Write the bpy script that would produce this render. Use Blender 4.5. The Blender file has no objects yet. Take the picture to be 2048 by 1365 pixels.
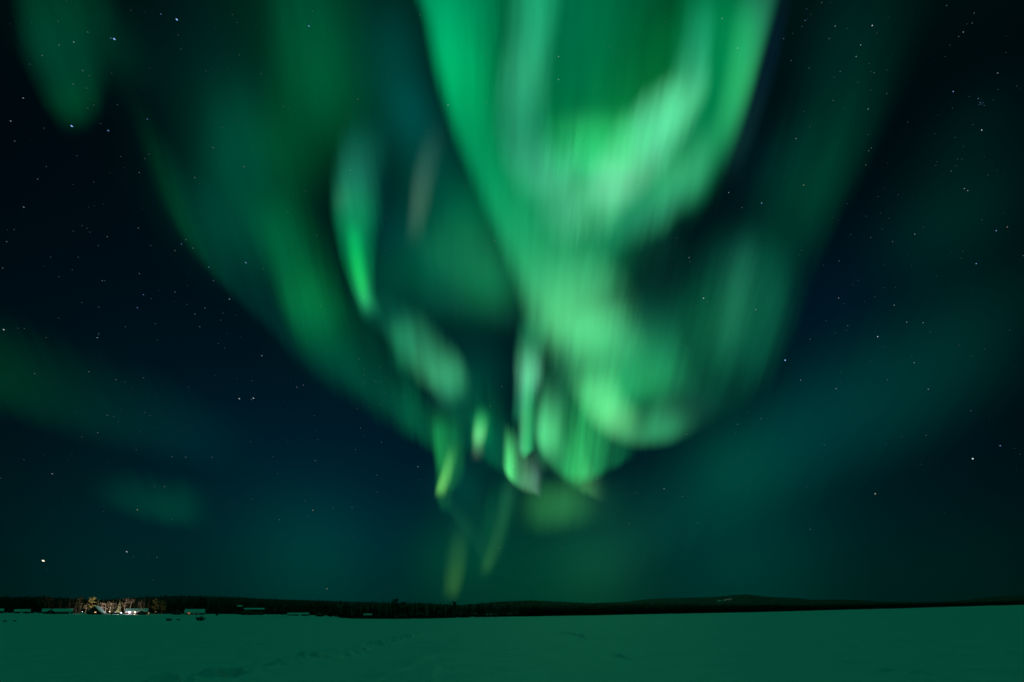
import bpy, bmesh, math, random
import numpy as np
from mathutils import Vector, Matrix

random.seed(7)
rng = np.random.default_rng(11)
SC = bpy.context.scene
COL = SC.collection

# ------------------------------------------------------------------ camera
F, CX = 796.0, 1024.0                     # 14 mm lens on a 36 mm frame, in 2048-wide pixels
EYE = 1.9
PITCH, ROLL = math.radians(8.0), math.radians(-0.36)
CY = 1218.5 - F * math.tan(PITCH)         # the lens is shifted upwards, which keeps the trees upright
CAM_M = (Matrix.Rotation(math.pi / 2 + PITCH, 3, 'X') @ Matrix.Rotation(ROLL, 3, 'Z'))
cam = bpy.data.cameras.new('camera')
cam.lens, cam.sensor_width = 14.0, 36.0
cam.shift_y = (CY - 682.5) / 2048
cam.clip_start, cam.clip_end = 0.1, 200000.0
cam_ob = bpy.data.objects.new('camera', cam)
cam_ob.location = (0, 0, EYE)
cam_ob.rotation_euler = CAM_M.to_euler()
COL.objects.link(cam_ob)
SC.camera = cam_ob

# ------------------------------------------------------------------ world and exposure (night: the sky dome and the aurora give the light)
W = bpy.data.worlds.new('World')
SC.world = W
W.use_nodes = True
W.node_tree.nodes['Background'].inputs[0].default_value = (0.0, 0.02, 0.03, 1)
W.node_tree.nodes['Background'].inputs[1].default_value = 0.05
SC.view_settings.view_transform = 'Standard'
SC.view_settings.look = 'None'
SC.view_settings.exposure = 0
SC.view_settings.gamma = 1
SC.cycles.transparent_max_bounces = 160
SC.cycles.max_bounces = 5
SC.cycles.diffuse_bounces = 2
SC.cycles.glossy_bounces = 2
SC.cycles.sample_clamp_indirect = 2.0

R_STAR, R_DOME = 52000.0, 60000.0


def lin(c):
    return tuple((v / 255 / 12.92) if v <= 10.3 else ((v / 255 + 0.055) / 1.055) ** 2.4 for v in c)


def ray(px, py):
    d = CAM_M @ Vector(((px - CX) / F, -(py - CY) / F, -1.0))
    return d.normalized()


def on_sphere(px, py, R):
    return ray(px, py) * R


def at(px, py, rad):
    """The point seen at pixel (px, py) whose horizontal distance from the camera is rad."""
    d = ray(px, py)
    return Vector((0, 0, EYE)) + d * (rad / math.hypot(d.x, d.y))


def az_of(px, py):
    d = ray(px, py)
    return math.atan2(d.x, d.y)


# ------------------------------------------------------------------ object helpers
def tag(o, label=None, cat=None, group=None, kind=None):
    if label: o['label'] = label
    if cat: o['category'] = cat
    if group: o['group'] = group
    if kind: o['kind'] = kind
    return o


def empty(name, loc=(0, 0, 0), rotz=0.0):
    o = bpy.data.objects.new(name, None)
    o.location = loc
    o.rotation_euler = (0, 0, rotz)
    o.empty_display_size = 0.5
    COL.objects.link(o)
    return o


class MB:
    """Collects faces and links them as ONE mesh object."""
    def __init__(self):
        self.v, self.f, self.m = [], [], []

    def face(self, pts, mi=0):
        n = len(self.v)
        self.v.extend([tuple(p) for p in pts])
        self.f.append(tuple(range(n, n + len(pts))))
        self.m.append(mi)

    def box(self, x0, x1, y0, y1, z0, z1, mi=0):
        n = len(self.v)
        self.v += [(x0, y0, z0), (x1, y0, z0), (x1, y1, z0), (x0, y1, z0), (x0, y0, z1), (x1, y0, z1), (x1, y1, z1), (x0, y1, z1)]
        for q in ((0, 3, 2, 1), (4, 5, 6, 7), (0, 1, 5, 4), (1, 2, 6, 5), (2, 3, 7, 6), (3, 0, 4, 7)):
            self.f.append(tuple(n + i for i in q)); self.m.append(mi)

    def tube(self, a, b, r0, r1, n=6, mi=0, cap=True):
        a, b = Vector(a), Vector(b)
        d = (b - a).normalized()
        u = d.orthogonal().normalized(); w = d.cross(u)
        k = len(self.v)
        for p, r in ((a, r0), (b, r1)):
            for i in range(n):
                t = 2 * math.pi * i / n
                self.v.append(tuple(p + u * (math.cos(t) * r) + w * (math.sin(t) * r)))
        for i in range(n):
            j = (i + 1) % n
            self.f.append((k + i, k + j, k + n + j, k + n + i)); self.m.append(mi)
        if cap:
            self.f.append(tuple(k + n + i for i in range(n))); self.m.append(mi)
            self.f.append(tuple(k + n - 1 - i for i in range(n))); self.m.append(mi)

    def ball(self, c, r, seg=10, rings=6, mi=0, sz=1.0):
        k = len(self.v)
        c = Vector(c)
        for i in range(1, rings):
            a = math.pi * i / rings
            for j in range(seg):
                t = 2 * math.pi * j / seg
                self.v.append(tuple(c + Vector((math.sin(a) * math.cos(t), math.sin(a) * math.sin(t), math.cos(a) * sz)) * r))
        top = len(self.v); self.v.append(tuple(c + Vector((0, 0, r * sz))))
        bot = len(self.v); self.v.append(tuple(c - Vector((0, 0, r * sz))))
        for i in range(rings - 2):
            for j in range(seg):
                j2 = (j + 1) % seg
                self.f.append((k + i * seg + j, k + (i + 1) * seg + j, k + (i + 1) * seg + j2, k + i * seg + j2)); self.m.append(mi)
        for j in range(seg):
            j2 = (j + 1) % seg
            self.f.append((top, k + j, k + j2)); self.m.append(mi)
            e = k + (rings - 2) * seg
            self.f.append((bot, e + j2, e + j)); self.m.append(mi)

    def mesh(self, name, mats, smooth=False):
        me = bpy.data.meshes.new(name)
        me.from_pydata(self.v, [], self.f)
        for m in (mats if isinstance(mats, (list, tuple)) else [mats]):
            me.materials.append(m)
        me.polygons.foreach_set('material_index', self.m)
        if smooth:
            me.polygons.foreach_set('use_smooth', [True] * len(self.f))
        me.update()
        return me

    def build(self, name, mats, parent=None, smooth=False):
        return link(name, self.mesh(name, mats, smooth), parent)


def link(name, me, parent=None, loc=(0, 0, 0), rotz=0.0):
    o = bpy.data.objects.new(name, me)
    o.location = loc
    o.rotation_euler = (0, 0, rotz)
    COL.objects.link(o)
    if parent is not None:
        o.parent = parent
    return o


def copy_tree(o, parent=None):
    c = o.copy()
    COL.objects.link(c)
    if parent is not None:
        c.parent = parent
    for ch in list(o.children):
        copy_tree(ch, c)
    return c


# ------------------------------------------------------------------ material helpers
def new_mat(name):
    m = bpy.data.materials.new(name)
    m.use_nodes = True
    nt = m.node_tree
    return m, nt, nt.nodes, nt.links


def surface(name, col, col2=None, rough=0.8, scale=3.0, bump=0.3, spec=0.3, dist=0.05):
    m, nt, N, L = new_mat(name)
    b = N['Principled BSDF']
    b.inputs['Roughness'].default_value = rough
    b.inputs['Specular IOR Level'].default_value = spec
    tc = N.new('ShaderNodeTexCoord')
    no = N.new('ShaderNodeTexNoise'); no.inputs['Scale'].default_value = scale; no.inputs['Detail'].default_value = 4
    L.new(tc.outputs['Object'], no.inputs['Vector'])
    r = N.new('ShaderNodeValToRGB')
    r.color_ramp.elements[0].position, r.color_ramp.elements[1].position = 0.35, 0.65
    r.color_ramp.elements[0].color = (*col, 1)
    r.color_ramp.elements[1].color = (*(col2 or tuple(v * 1.5 for v in col)), 1)
    L.new(no.outputs['Fac'], r.inputs['Fac'])
    L.new(r.outputs['Color'], b.inputs['Base Color'])
    if bump:
        bp = N.new('ShaderNodeBump'); bp.inputs['Strength'].default_value = bump; bp.inputs['Distance'].default_value = dist
        L.new(no.outputs['Fac'], bp.inputs['Height'])
        L.new(bp.outputs['Normal'], b.inputs['Normal'])
    return m


def glow_mat(name, col, strength, sampled=True):
    m, nt, N, L = new_mat(name)
    N.remove(N['Principled BSDF'])
    e = N.new('ShaderNodeEmission')
    e.inputs['Color'].default_value = (*col, 1); e.inputs['Strength'].default_value = strength
    L.new(e.outputs[0], N['Material Output'].inputs['Surface'])
    if not sampled:
        m.cycles.emission_sampling = 'NONE'
    return m


# ------------------------------------------------------------------ the sky dome: night-sky gradient plus diffuse airglow
# (pixel of the centre, radius in pixels, sRGB colour of the glow)
GLOWS = [
    (120, 110, 60, (0, 20, 14)), (210, 80, 60, (0, 26, 18)), (300, 120, 90, (0, 18, 16)), (420, 90, 80, (0, 24, 22)), (540, 130, 80, (0, 40, 28)),
    (600, 120, 130, (0, 52, 34)), (640, 330, 100, (0, 30, 14)), (480, 280, 90, (0, 42, 30)), (470, 430, 90, (0, 34, 28)), (560, 300, 70, (0, 40, 22)),
    (560, 470, 80, (0, 36, 24)), (740, 180, 90, (0, 46, 36)), (660, 200, 70, (0, 40, 20)), (860, 330, 80, (0, 40, 34)), (790, 90, 70, (0, 36, 32)), (820, 220, 60, (0, 34, 30)),
    (880, 520, 90, (0, 50, 36)), (940, 430, 60, (0, 46, 34)), (980, 560, 60, (8, 50, 32)), (780, 460, 60, (0, 30, 28)), (770, 560, 60, (0, 34, 26)),
    (700, 650, 90, (0, 40, 28)), (850, 660, 90, (0, 36, 30)), (970, 700, 90, (0, 30, 26)), (960, 860, 80, (0, 36, 30)), (925, 970, 45, (0, 30, 24)), (985, 890, 45, (0, 34, 28)), (960, 1040, 60, (2, 30, 24)), (950, 760, 60, (0, 30, 26)), (1050, 630, 60, (10, 50, 34)),
    (1150, 60, 120, (0, 60, 36)), (1330, 90, 80, (0, 48, 26)), (1200, 240, 70, (0, 70, 38)), (1260, 300, 90, (20, 70, 46)), (1150, 480, 90, (10, 70, 44)), (1240, 440, 70, (10, 60, 40)), (1040, 230, 70, (10, 60, 40)),
    (1300, 540, 80, (0, 36, 26)), (1400, 620, 70, (0, 46, 32)), (1300, 720, 90, (10, 60, 40)), (1240, 640, 60, (20, 70, 46)), (1130, 860, 100, (5, 50, 30)), (1120, 740, 50, (5, 40, 28)), (1150, 640, 60, (30, 80, 50)),
    (1150, 980, 90, (5, 36, 24)), (1460, 520, 80, (0, 34, 26)), (1540, 330, 80, (0, 18, 18)), (1380, 760, 70, (5, 46, 32)), (1330, 900, 70, (0, 30, 26)),
    (1470, 930, 90, (0, 42, 34)), (1600, 860, 120, (0, 34, 32)), (1750, 790, 120, (0, 32, 28)), (1900, 690, 120, (0, 26, 22)), (2020, 600, 100, (0, 20, 16)), (1300, 1040, 150, (0, 34, 28)),
    (1050, 1130, 140, (0, 34, 26)), (620, 1110, 130, (0, 28, 24)), (1660, 80, 80, (0, 14, 14)), (1900, 440, 120, (0, 22, 18)), (1940, 260, 80, (0, 12, 12)),
    (420, 900, 220, (0, 10, 18)), (720, 1000, 200, (0, 14, 24)), (1660, 620, 140, (0, 12, 20)), (900, 1120, 80, (0, 24, 16)), (1500, 750, 80, (0, 34, 28)),
    (1480, 1110, 160, (0, 26, 22)), (200, 1150, 180, (0, 14, 14)), (1950, 1150, 150, (0, 14, 10)), (1200, 1140, 100, (4, 32, 18)),
    # the band goes on above the frame
    (1150, -300, 300, (0, 70, 46)),
]

SKY_STOPS = [(0.0, (0, 38, 34)), (0.06, (0, 36, 36)), (0.16, (0, 33, 38)), (0.32, (0, 24, 33)), (0.55, (0, 16, 25)), (0.8, (0, 10, 17)), (1.0, (0, 12, 16))]
SKY_FWD, SKY_R = ray(1000, 950), (0.45, 0.97, 0.30)
# unseen glows added overhead and behind to light the snow: (azimuth, elevation, radius in degrees, colour)
OVERHEAD = [(0, 100, 21, (0, 128, 91)), (150, 60, 24, (0, 94, 68)), (215, 45, 24, (0, 78, 58))]
GFIT, RFIT = None, None
# fitted sRGB glow colours: one per airglow centre, and one per stop of each aurora fold
GFIT = [(0, 19, 12), (0, 33, 17), (0, 12, 11), (0, 15, 17), (0, 0, 0), (0, 44, 24), (0, 17, 4), (0, 51, 34), (0, 54, 39), (0, 37, 10), (0, 48, 21), (0, 42, 28), (0, 35, 8), (0, 56, 48), (0, 44, 41), (0, 55, 53), (0, 83, 54), (0, 78, 46), (11, 100, 56), (0, 25, 34), (0, 44, 31), (0, 40, 18), (0, 17, 15), (0, 18, 17), (0, 0, 0), (0, 45, 35), (0, 45, 32), (2, 26, 13), (0, 48, 34), (0, 0, 0), (0, 56, 46), (0, 36, 9), (0, 0, 0), (12, 90, 32), (0, 0, 0), (0, 0, 0), (0, 0, 0), (0, 7, 5), (0, 39, 20), (9, 75, 46), (0, 0, 0), (0, 0, 0), (0, 0, 0), (42, 110, 66), (0, 0, 0), (0, 26, 22), (0, 19, 21), (0, 0, 0), (0, 0, 0), (0, 41, 25), (0, 29, 28), (0, 24, 20), (0, 17, 12), (0, 16, 11), (0, 0, 0), (0, 43, 17), (0, 40, 28), (0, 13, 14), (0, 31, 23), (0, 13, 12), (0, 5, 11), (0, 10, 23), (0, 11, 22), (0, 40, 16), (0, 0, 0), (0, 40, 31), (0, 16, 17), (0, 11, 8), (7, 48, 23), (0, 70, 46)]
RFIT = [
    [(0, 0, 0), (0, 115, 75), (0, 150, 95), (0, 182, 105), (2, 130, 75), (8, 135, 82), (35, 167, 104), (89, 203, 128), (29, 82, 49), (22, 73, 39), (0, 0, 0)],
    [(0, 0, 0), (73, 159, 101), (111, 207, 130), (29, 102, 61), (57, 167, 107), (21, 64, 46), (5, 44, 29), (0, 0, 0)],
    [(0, 0, 0), (51, 126, 79), (73, 180, 113), (29, 79, 48), (0, 0, 0)],
    [(0, 0, 0), (0, 71, 27), (0, 83, 31), (0, 125, 70), (4, 59, 34), (5, 56, 36), (3, 48, 30), (40, 169, 97), (0, 0, 0)],
    [(0, 0, 0), (5, 59, 32), (14, 107, 65), (5, 61, 35), (0, 0, 0)],
    [(0, 0, 0), (5, 37, 33), (3, 39, 30), (0, 0, 0)],
    [(0, 0, 0), (13, 89, 61), (31, 117, 88), (62, 145, 107), (95, 209, 149), (84, 185, 144), (84, 117, 103), (88, 134, 109), (34, 86, 64), (0, 0, 0)],
    [(0, 0, 0), (36, 98, 72), (69, 158, 117), (62, 146, 100), (63, 120, 85), (0, 0, 0)],
    [(0, 0, 0), (27, 143, 99), (35, 145, 103), (50, 151, 111), (26, 114, 88), (53, 136, 107), (50, 127, 95), (0, 0, 0)],
    [(0, 0, 0), (25, 106, 53), (41, 162, 91), (30, 132, 79), (0, 0, 0)],
    [(0, 0, 0), (6, 47, 25), (15, 73, 43), (7, 47, 26), (0, 0, 0)],
    [(0, 0, 0), (12, 53, 32), (50, 126, 86), (41, 126, 88), (29, 115, 80), (17, 92, 59), (0, 0, 0)],
    [(0, 0, 0), (4, 37, 21), (7, 50, 30), (4, 36, 20), (0, 0, 0)],
    [(0, 0, 0), (41, 85, 66), (56, 113, 88), (41, 86, 65), (0, 0, 0)],
    [(0, 0, 0), (0, 41, 15), (0, 52, 20), (0, 36, 12), (0, 0, 0)],
    [(0, 0, 0), (3, 31, 21), (6, 45, 32), (3, 31, 20), (0, 0, 0)],
    [(0, 0, 0), (6, 34, 21), (10, 46, 29), (6, 35, 21), (0, 0, 0)],
    [(0, 0, 0), (0, 97, 53), (0, 110, 64), (4, 94, 57), (3, 49, 31), (0, 0, 0)],
    [(0, 0, 0), (26, 94, 72), (37, 132, 91), (42, 143, 83), (39, 125, 78), (9, 71, 39), (5, 73, 45), (0, 0, 0)],
    [(0, 0, 0), (4, 14, 31), (4, 16, 32), (13, 39, 37), (0, 0, 0)],
    [(0, 0, 0), (0, 106, 53), (0, 105, 53), (0, 79, 41), (0, 0, 0)],
    [(0, 0, 0), (3, 41, 27), (13, 80, 52), (10, 83, 53), (5, 53, 33), (0, 0, 0)],
    [(0, 0, 0), (1, 41, 26), (3, 47, 30), (0, 43, 29), (0, 0, 0)],
    [(0, 0, 0), (11, 51, 36), (20, 74, 53), (13, 56, 39), (0, 0, 0)],
    [(0, 0, 0), (0, 18, 13), (0, 30, 22), (0, 47, 31), (0, 59, 36), (0, 32, 20), (0, 23, 17), (0, 0, 0)],
    [(0, 0, 0), (0, 41, 16), (0, 51, 22), (0, 40, 30), (0, 32, 28), (0, 27, 19), (0, 29, 19), (0, 36, 20), (4, 88, 49), (0, 0, 0)],
    [(0, 0, 0), (0, 22, 13), (0, 22, 12), (0, 25, 15), (0, 0, 0)],
    [(0, 0, 0), (0, 55, 26), (1, 71, 34), (5, 116, 54), (0, 47, 21), (0, 23, 12), (0, 0, 0)],
    [(0, 0, 0), (0, 22, 12), (1, 29, 14), (1, 33, 18), (0, 31, 16), (0, 30, 16), (0, 32, 17), (1, 38, 20), (0, 0, 0)],
    [(0, 0, 0), (1, 37, 15), (2, 43, 19), (1, 25, 9), (0, 0, 0)],
    [(0, 0, 0), (0, 58, 36), (0, 67, 36), (0, 46, 19), (0, 28, 12), (0, 0, 0)],
    [(0, 0, 0), (0, 44, 21), (0, 30, 13), (0, 29, 8), (0, 0, 0)],
    [(0, 0, 0), (0, 31, 22), (0, 42, 29), (0, 0, 0)],
    [(0, 0, 0), (5, 49, 40), (28, 110, 85), (16, 145, 89), (1, 119, 70), (16, 156, 77), (37, 150, 95), (0, 0, 0)],
    [(0, 0, 0), (0, 123, 53), (8, 150, 60), (24, 143, 54), (16, 82, 40), (0, 0, 0)],
    [(0, 0, 0), (30, 36, 32), (0, 0, 0)],
    [(0, 0, 0), (0, 24, 22), (0, 40, 36), (0, 31, 28), (0, 0, 0)],
    [(0, 0, 0), (21, 41, 36), (41, 65, 53), (57, 78, 65), (36, 61, 51), (0, 0, 0)],
    [(0, 0, 0), (2, 21, 16), (6, 28, 22), (7, 30, 21), (6, 30, 23), (4, 26, 19), (0, 0, 0)],
    [(0, 0, 0), (6, 40, 22), (11, 59, 34), (7, 46, 25), (0, 0, 0)],
    [(0, 0, 0), (19, 74, 46), (38, 111, 70), (57, 152, 98), (21, 85, 54), (0, 0, 0)],
    [(0, 0, 0), (2, 48, 34), (5, 63, 46), (11, 64, 45), (16, 70, 49), (5, 50, 32), (2, 41, 23), (0, 0, 0)],
    [(0, 0, 0), (8, 68, 43), (14, 94, 60), (8, 73, 46), (0, 0, 0)],
    [(0, 0, 0), (14, 55, 38), (20, 71, 50), (12, 51, 35), (0, 0, 0)],
    [(0, 0, 0), (22, 134, 69), (24, 137, 63), (30, 123, 52), (20, 81, 32), (4, 49, 28), (0, 0, 0)],
    [(0, 0, 0), (47, 109, 53), (86, 154, 71), (98, 171, 77), (0, 0, 0)],
    [(0, 0, 0), (1, 21, 13), (2, 30, 20), (1, 20, 13), (0, 0, 0)],
    [(0, 0, 0), (14, 115, 56), (117, 214, 129), (71, 109, 72), (32, 39, 29), (0, 0, 0)],
    [(0, 0, 0), (2, 81, 39), (3, 111, 55), (2, 83, 41), (0, 0, 0)],
    [(0, 0, 0), (2, 33, 21), (18, 77, 48), (83, 207, 130), (85, 214, 132), (12, 47, 26), (6, 35, 19), (0, 0, 0)],
    [(0, 0, 0), (12, 38, 26), (27, 71, 50), (19, 55, 38), (0, 0, 0)],
    [(0, 0, 0), (36, 31, 30), (0, 0, 0)],
    [(0, 0, 0), (0, 47, 28), (0, 57, 33), (5, 73, 42), (3, 26, 15), (2, 20, 11), (0, 0, 0)],
    [(0, 0, 0), (4, 71, 43), (5, 47, 23), (3, 32, 14), (0, 0, 0)],
    [(0, 0, 0), (112, 276, 153), (37, 88, 57), (76, 131, 86), (76, 103, 97), (0, 0, 0)],
    [(0, 0, 0), (12, 12, 14), (0, 0, 0)],
    [(0, 0, 0), (13, 91, 57), (41, 135, 88), (114, 224, 167), (40, 123, 93), (21, 104, 66), (0, 0, 0)],
    [(0, 0, 0), (66, 150, 101), (65, 193, 112), (35, 145, 86), (0, 0, 0)],
    [(0, 0, 0), (34, 101, 63), (20, 59, 33), (11, 48, 25), (33, 109, 50), (52, 101, 55), (24, 57, 35), (0, 0, 0)],
    [(0, 0, 0), (26, 127, 68), (42, 168, 89), (20, 102, 56), (11, 93, 54), (0, 0, 0)],
    [(0, 0, 0), (3, 33, 26), (3, 33, 26), (0, 0, 0)],
    [(0, 0, 0), (26, 80, 37), (37, 106, 50), (26, 84, 38), (0, 0, 0)],
    [(0, 0, 0), (5, 31, 17), (9, 43, 25), (5, 30, 16), (0, 0, 0)],
    [(0, 0, 0), (4, 27, 15), (0, 0, 0)],
    [(0, 0, 0), (18, 50, 30), (16, 43, 23), (23, 55, 22), (28, 63, 23), (0, 0, 0)],
    [(0, 0, 0), (16, 46, 20), (36, 73, 25), (41, 81, 28), (0, 0, 0)],
    [(0, 0, 0), (7, 40, 22), (4, 25, 14), (5, 20, 9), (0, 0, 0)],
    [(0, 0, 0), (0, 18, 12), (0, 18, 9), (0, 0, 0)],
    [(0, 0, 0), (0, 54, 32), (0, 59, 37), (0, 53, 34), (0, 69, 37), (0, 24, 12), (0, 0, 0)],
    [(0, 0, 0), (0, 46, 18), (0, 37, 14), (0, 29, 18), (0, 28, 23), (0, 19, 19), (0, 0, 0)],
    [(0, 0, 0), (0, 31, 21), (0, 44, 26), (0, 50, 30), (0, 0, 0)],
    [(0, 0, 0), (4, 32, 19), (2, 36, 26), (0, 36, 29), (0, 33, 29), (0, 33, 28), (0, 25, 19), (0, 0, 0)],
]


def overhead_dir(azd, eld):
    a, e = math.radians(azd), math.radians(eld)
    return Vector((math.sin(a) * math.cos(e), math.cos(a) * math.cos(e), math.sin(e)))


def build_sky():
    me = bpy.data.meshes.new('sky')
    bm = bmesh.new()
    bmesh.ops.create_uvsphere(bm, u_segments=96, v_segments=64, radius=R_DOME)
    geom = [v for v in bm.verts if v.co.z < -0.12 * R_DOME]
    bmesh.ops.delete(bm, geom=geom, context='VERTS')
    bmesh.ops.reverse_faces(bm, faces=bm.faces[:])
    for f in bm.faces: f.smooth = True
    bm.to_mesh(me); bm.free()
    m, nt, N, L = new_mat('night_sky')
    N.remove(N['Principled BSDF'])
    m.cycles.emission_sampling = 'NONE'
    geo = N.new('ShaderNodeNewGeometry')
    nrm = N.new('ShaderNodeVectorMath'); nrm.operation = 'NORMALIZE'
    L.new(geo.outputs['Position'], nrm.inputs[0])
    sep = N.new('ShaderNodeSeparateXYZ'); L.new(nrm.outputs[0], sep.inputs[0])
    ramp = N.new('ShaderNodeValToRGB'); cr = ramp.color_ramp
    stops = SKY_STOPS
    while len(cr.elements) < len(stops): cr.elements.new(0.5)
    for e, (p, c) in zip(cr.elements, stops):
        e.position = p; e.color = (*lin(c), 1)
    L.new(sep.outputs['Z'], ramp.inputs['Fac'])
    # dark lens corners put into the sky colour, dimmer away from this direction
    fwd = SKY_FWD
    dt = N.new('ShaderNodeVectorMath'); dt.operation = 'DOT_PRODUCT'
    L.new(nrm.outputs[0], dt.inputs[0]); dt.inputs[1].default_value = fwd
    mr = N.new('ShaderNodeMapRange'); mr.interpolation_type = 'SMOOTHSTEP'
    mr.inputs['From Min'].default_value, mr.inputs['From Max'].default_value = SKY_R[0], SKY_R[1]
    mr.inputs['To Min'].default_value = SKY_R[2]; mr.inputs['To Max'].default_value = 1.0
    L.new(dt.outputs['Value'], mr.inputs['Value'])
    sc = N.new('ShaderNodeVectorMath'); sc.operation = 'SCALE'
    L.new(ramp.outputs['Color'], sc.inputs[0]); L.new(mr.outputs[0], sc.inputs['Scale'])
    acc = sc.outputs[0]
    lights = []
    for gi, (px, py, rp, c) in enumerate(GLOWS):
        d = ray(px, py)
        lights.append((d, 0.5 * (d.angle(ray(px + rp, py)) + d.angle(ray(px, py + rp))), GFIT[gi] if GFIT else c))
    for (azd, eld, deg, c) in OVERHEAD:
        lights.append((overhead_dir(azd, eld), math.radians(deg), c))
    for d, a, c in lights:
        k = 1.0 / (1 - math.cos(a))
        dp = N.new('ShaderNodeVectorMath'); dp.operation = 'DOT_PRODUCT'
        L.new(nrm.outputs[0], dp.inputs[0]); dp.inputs[1].default_value = d
        ma = N.new('ShaderNodeMath'); ma.operation = 'MULTIPLY_ADD'
        L.new(dp.outputs['Value'], ma.inputs[0]); ma.inputs[1].default_value = k; ma.inputs[2].default_value = -k
        ex = N.new('ShaderNodeMath'); ex.operation = 'EXPONENT'
        L.new(ma.outputs[0], ex.inputs[0])
        ad = N.new('ShaderNodeVectorMath'); ad.operation = 'MULTIPLY_ADD'
        L.new(ex.outputs[0], ad.inputs[0]); ad.inputs[1].default_value = lin(c); L.new(acc, ad.inputs[2])
        acc = ad.outputs[0]
    em = N.new('ShaderNodeEmission'); em.inputs['Strength'].default_value = 1.0
    L.new(acc, em.inputs['Color'])
    L.new(em.outputs[0], N['Material Output'].inputs['Surface'])
    me.materials.append(m)
    o = link('sky', me)
    tag(o, 'dark night sky with a teal glow low over the horizon', 'sky', kind='structure')


build_sky()

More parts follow.
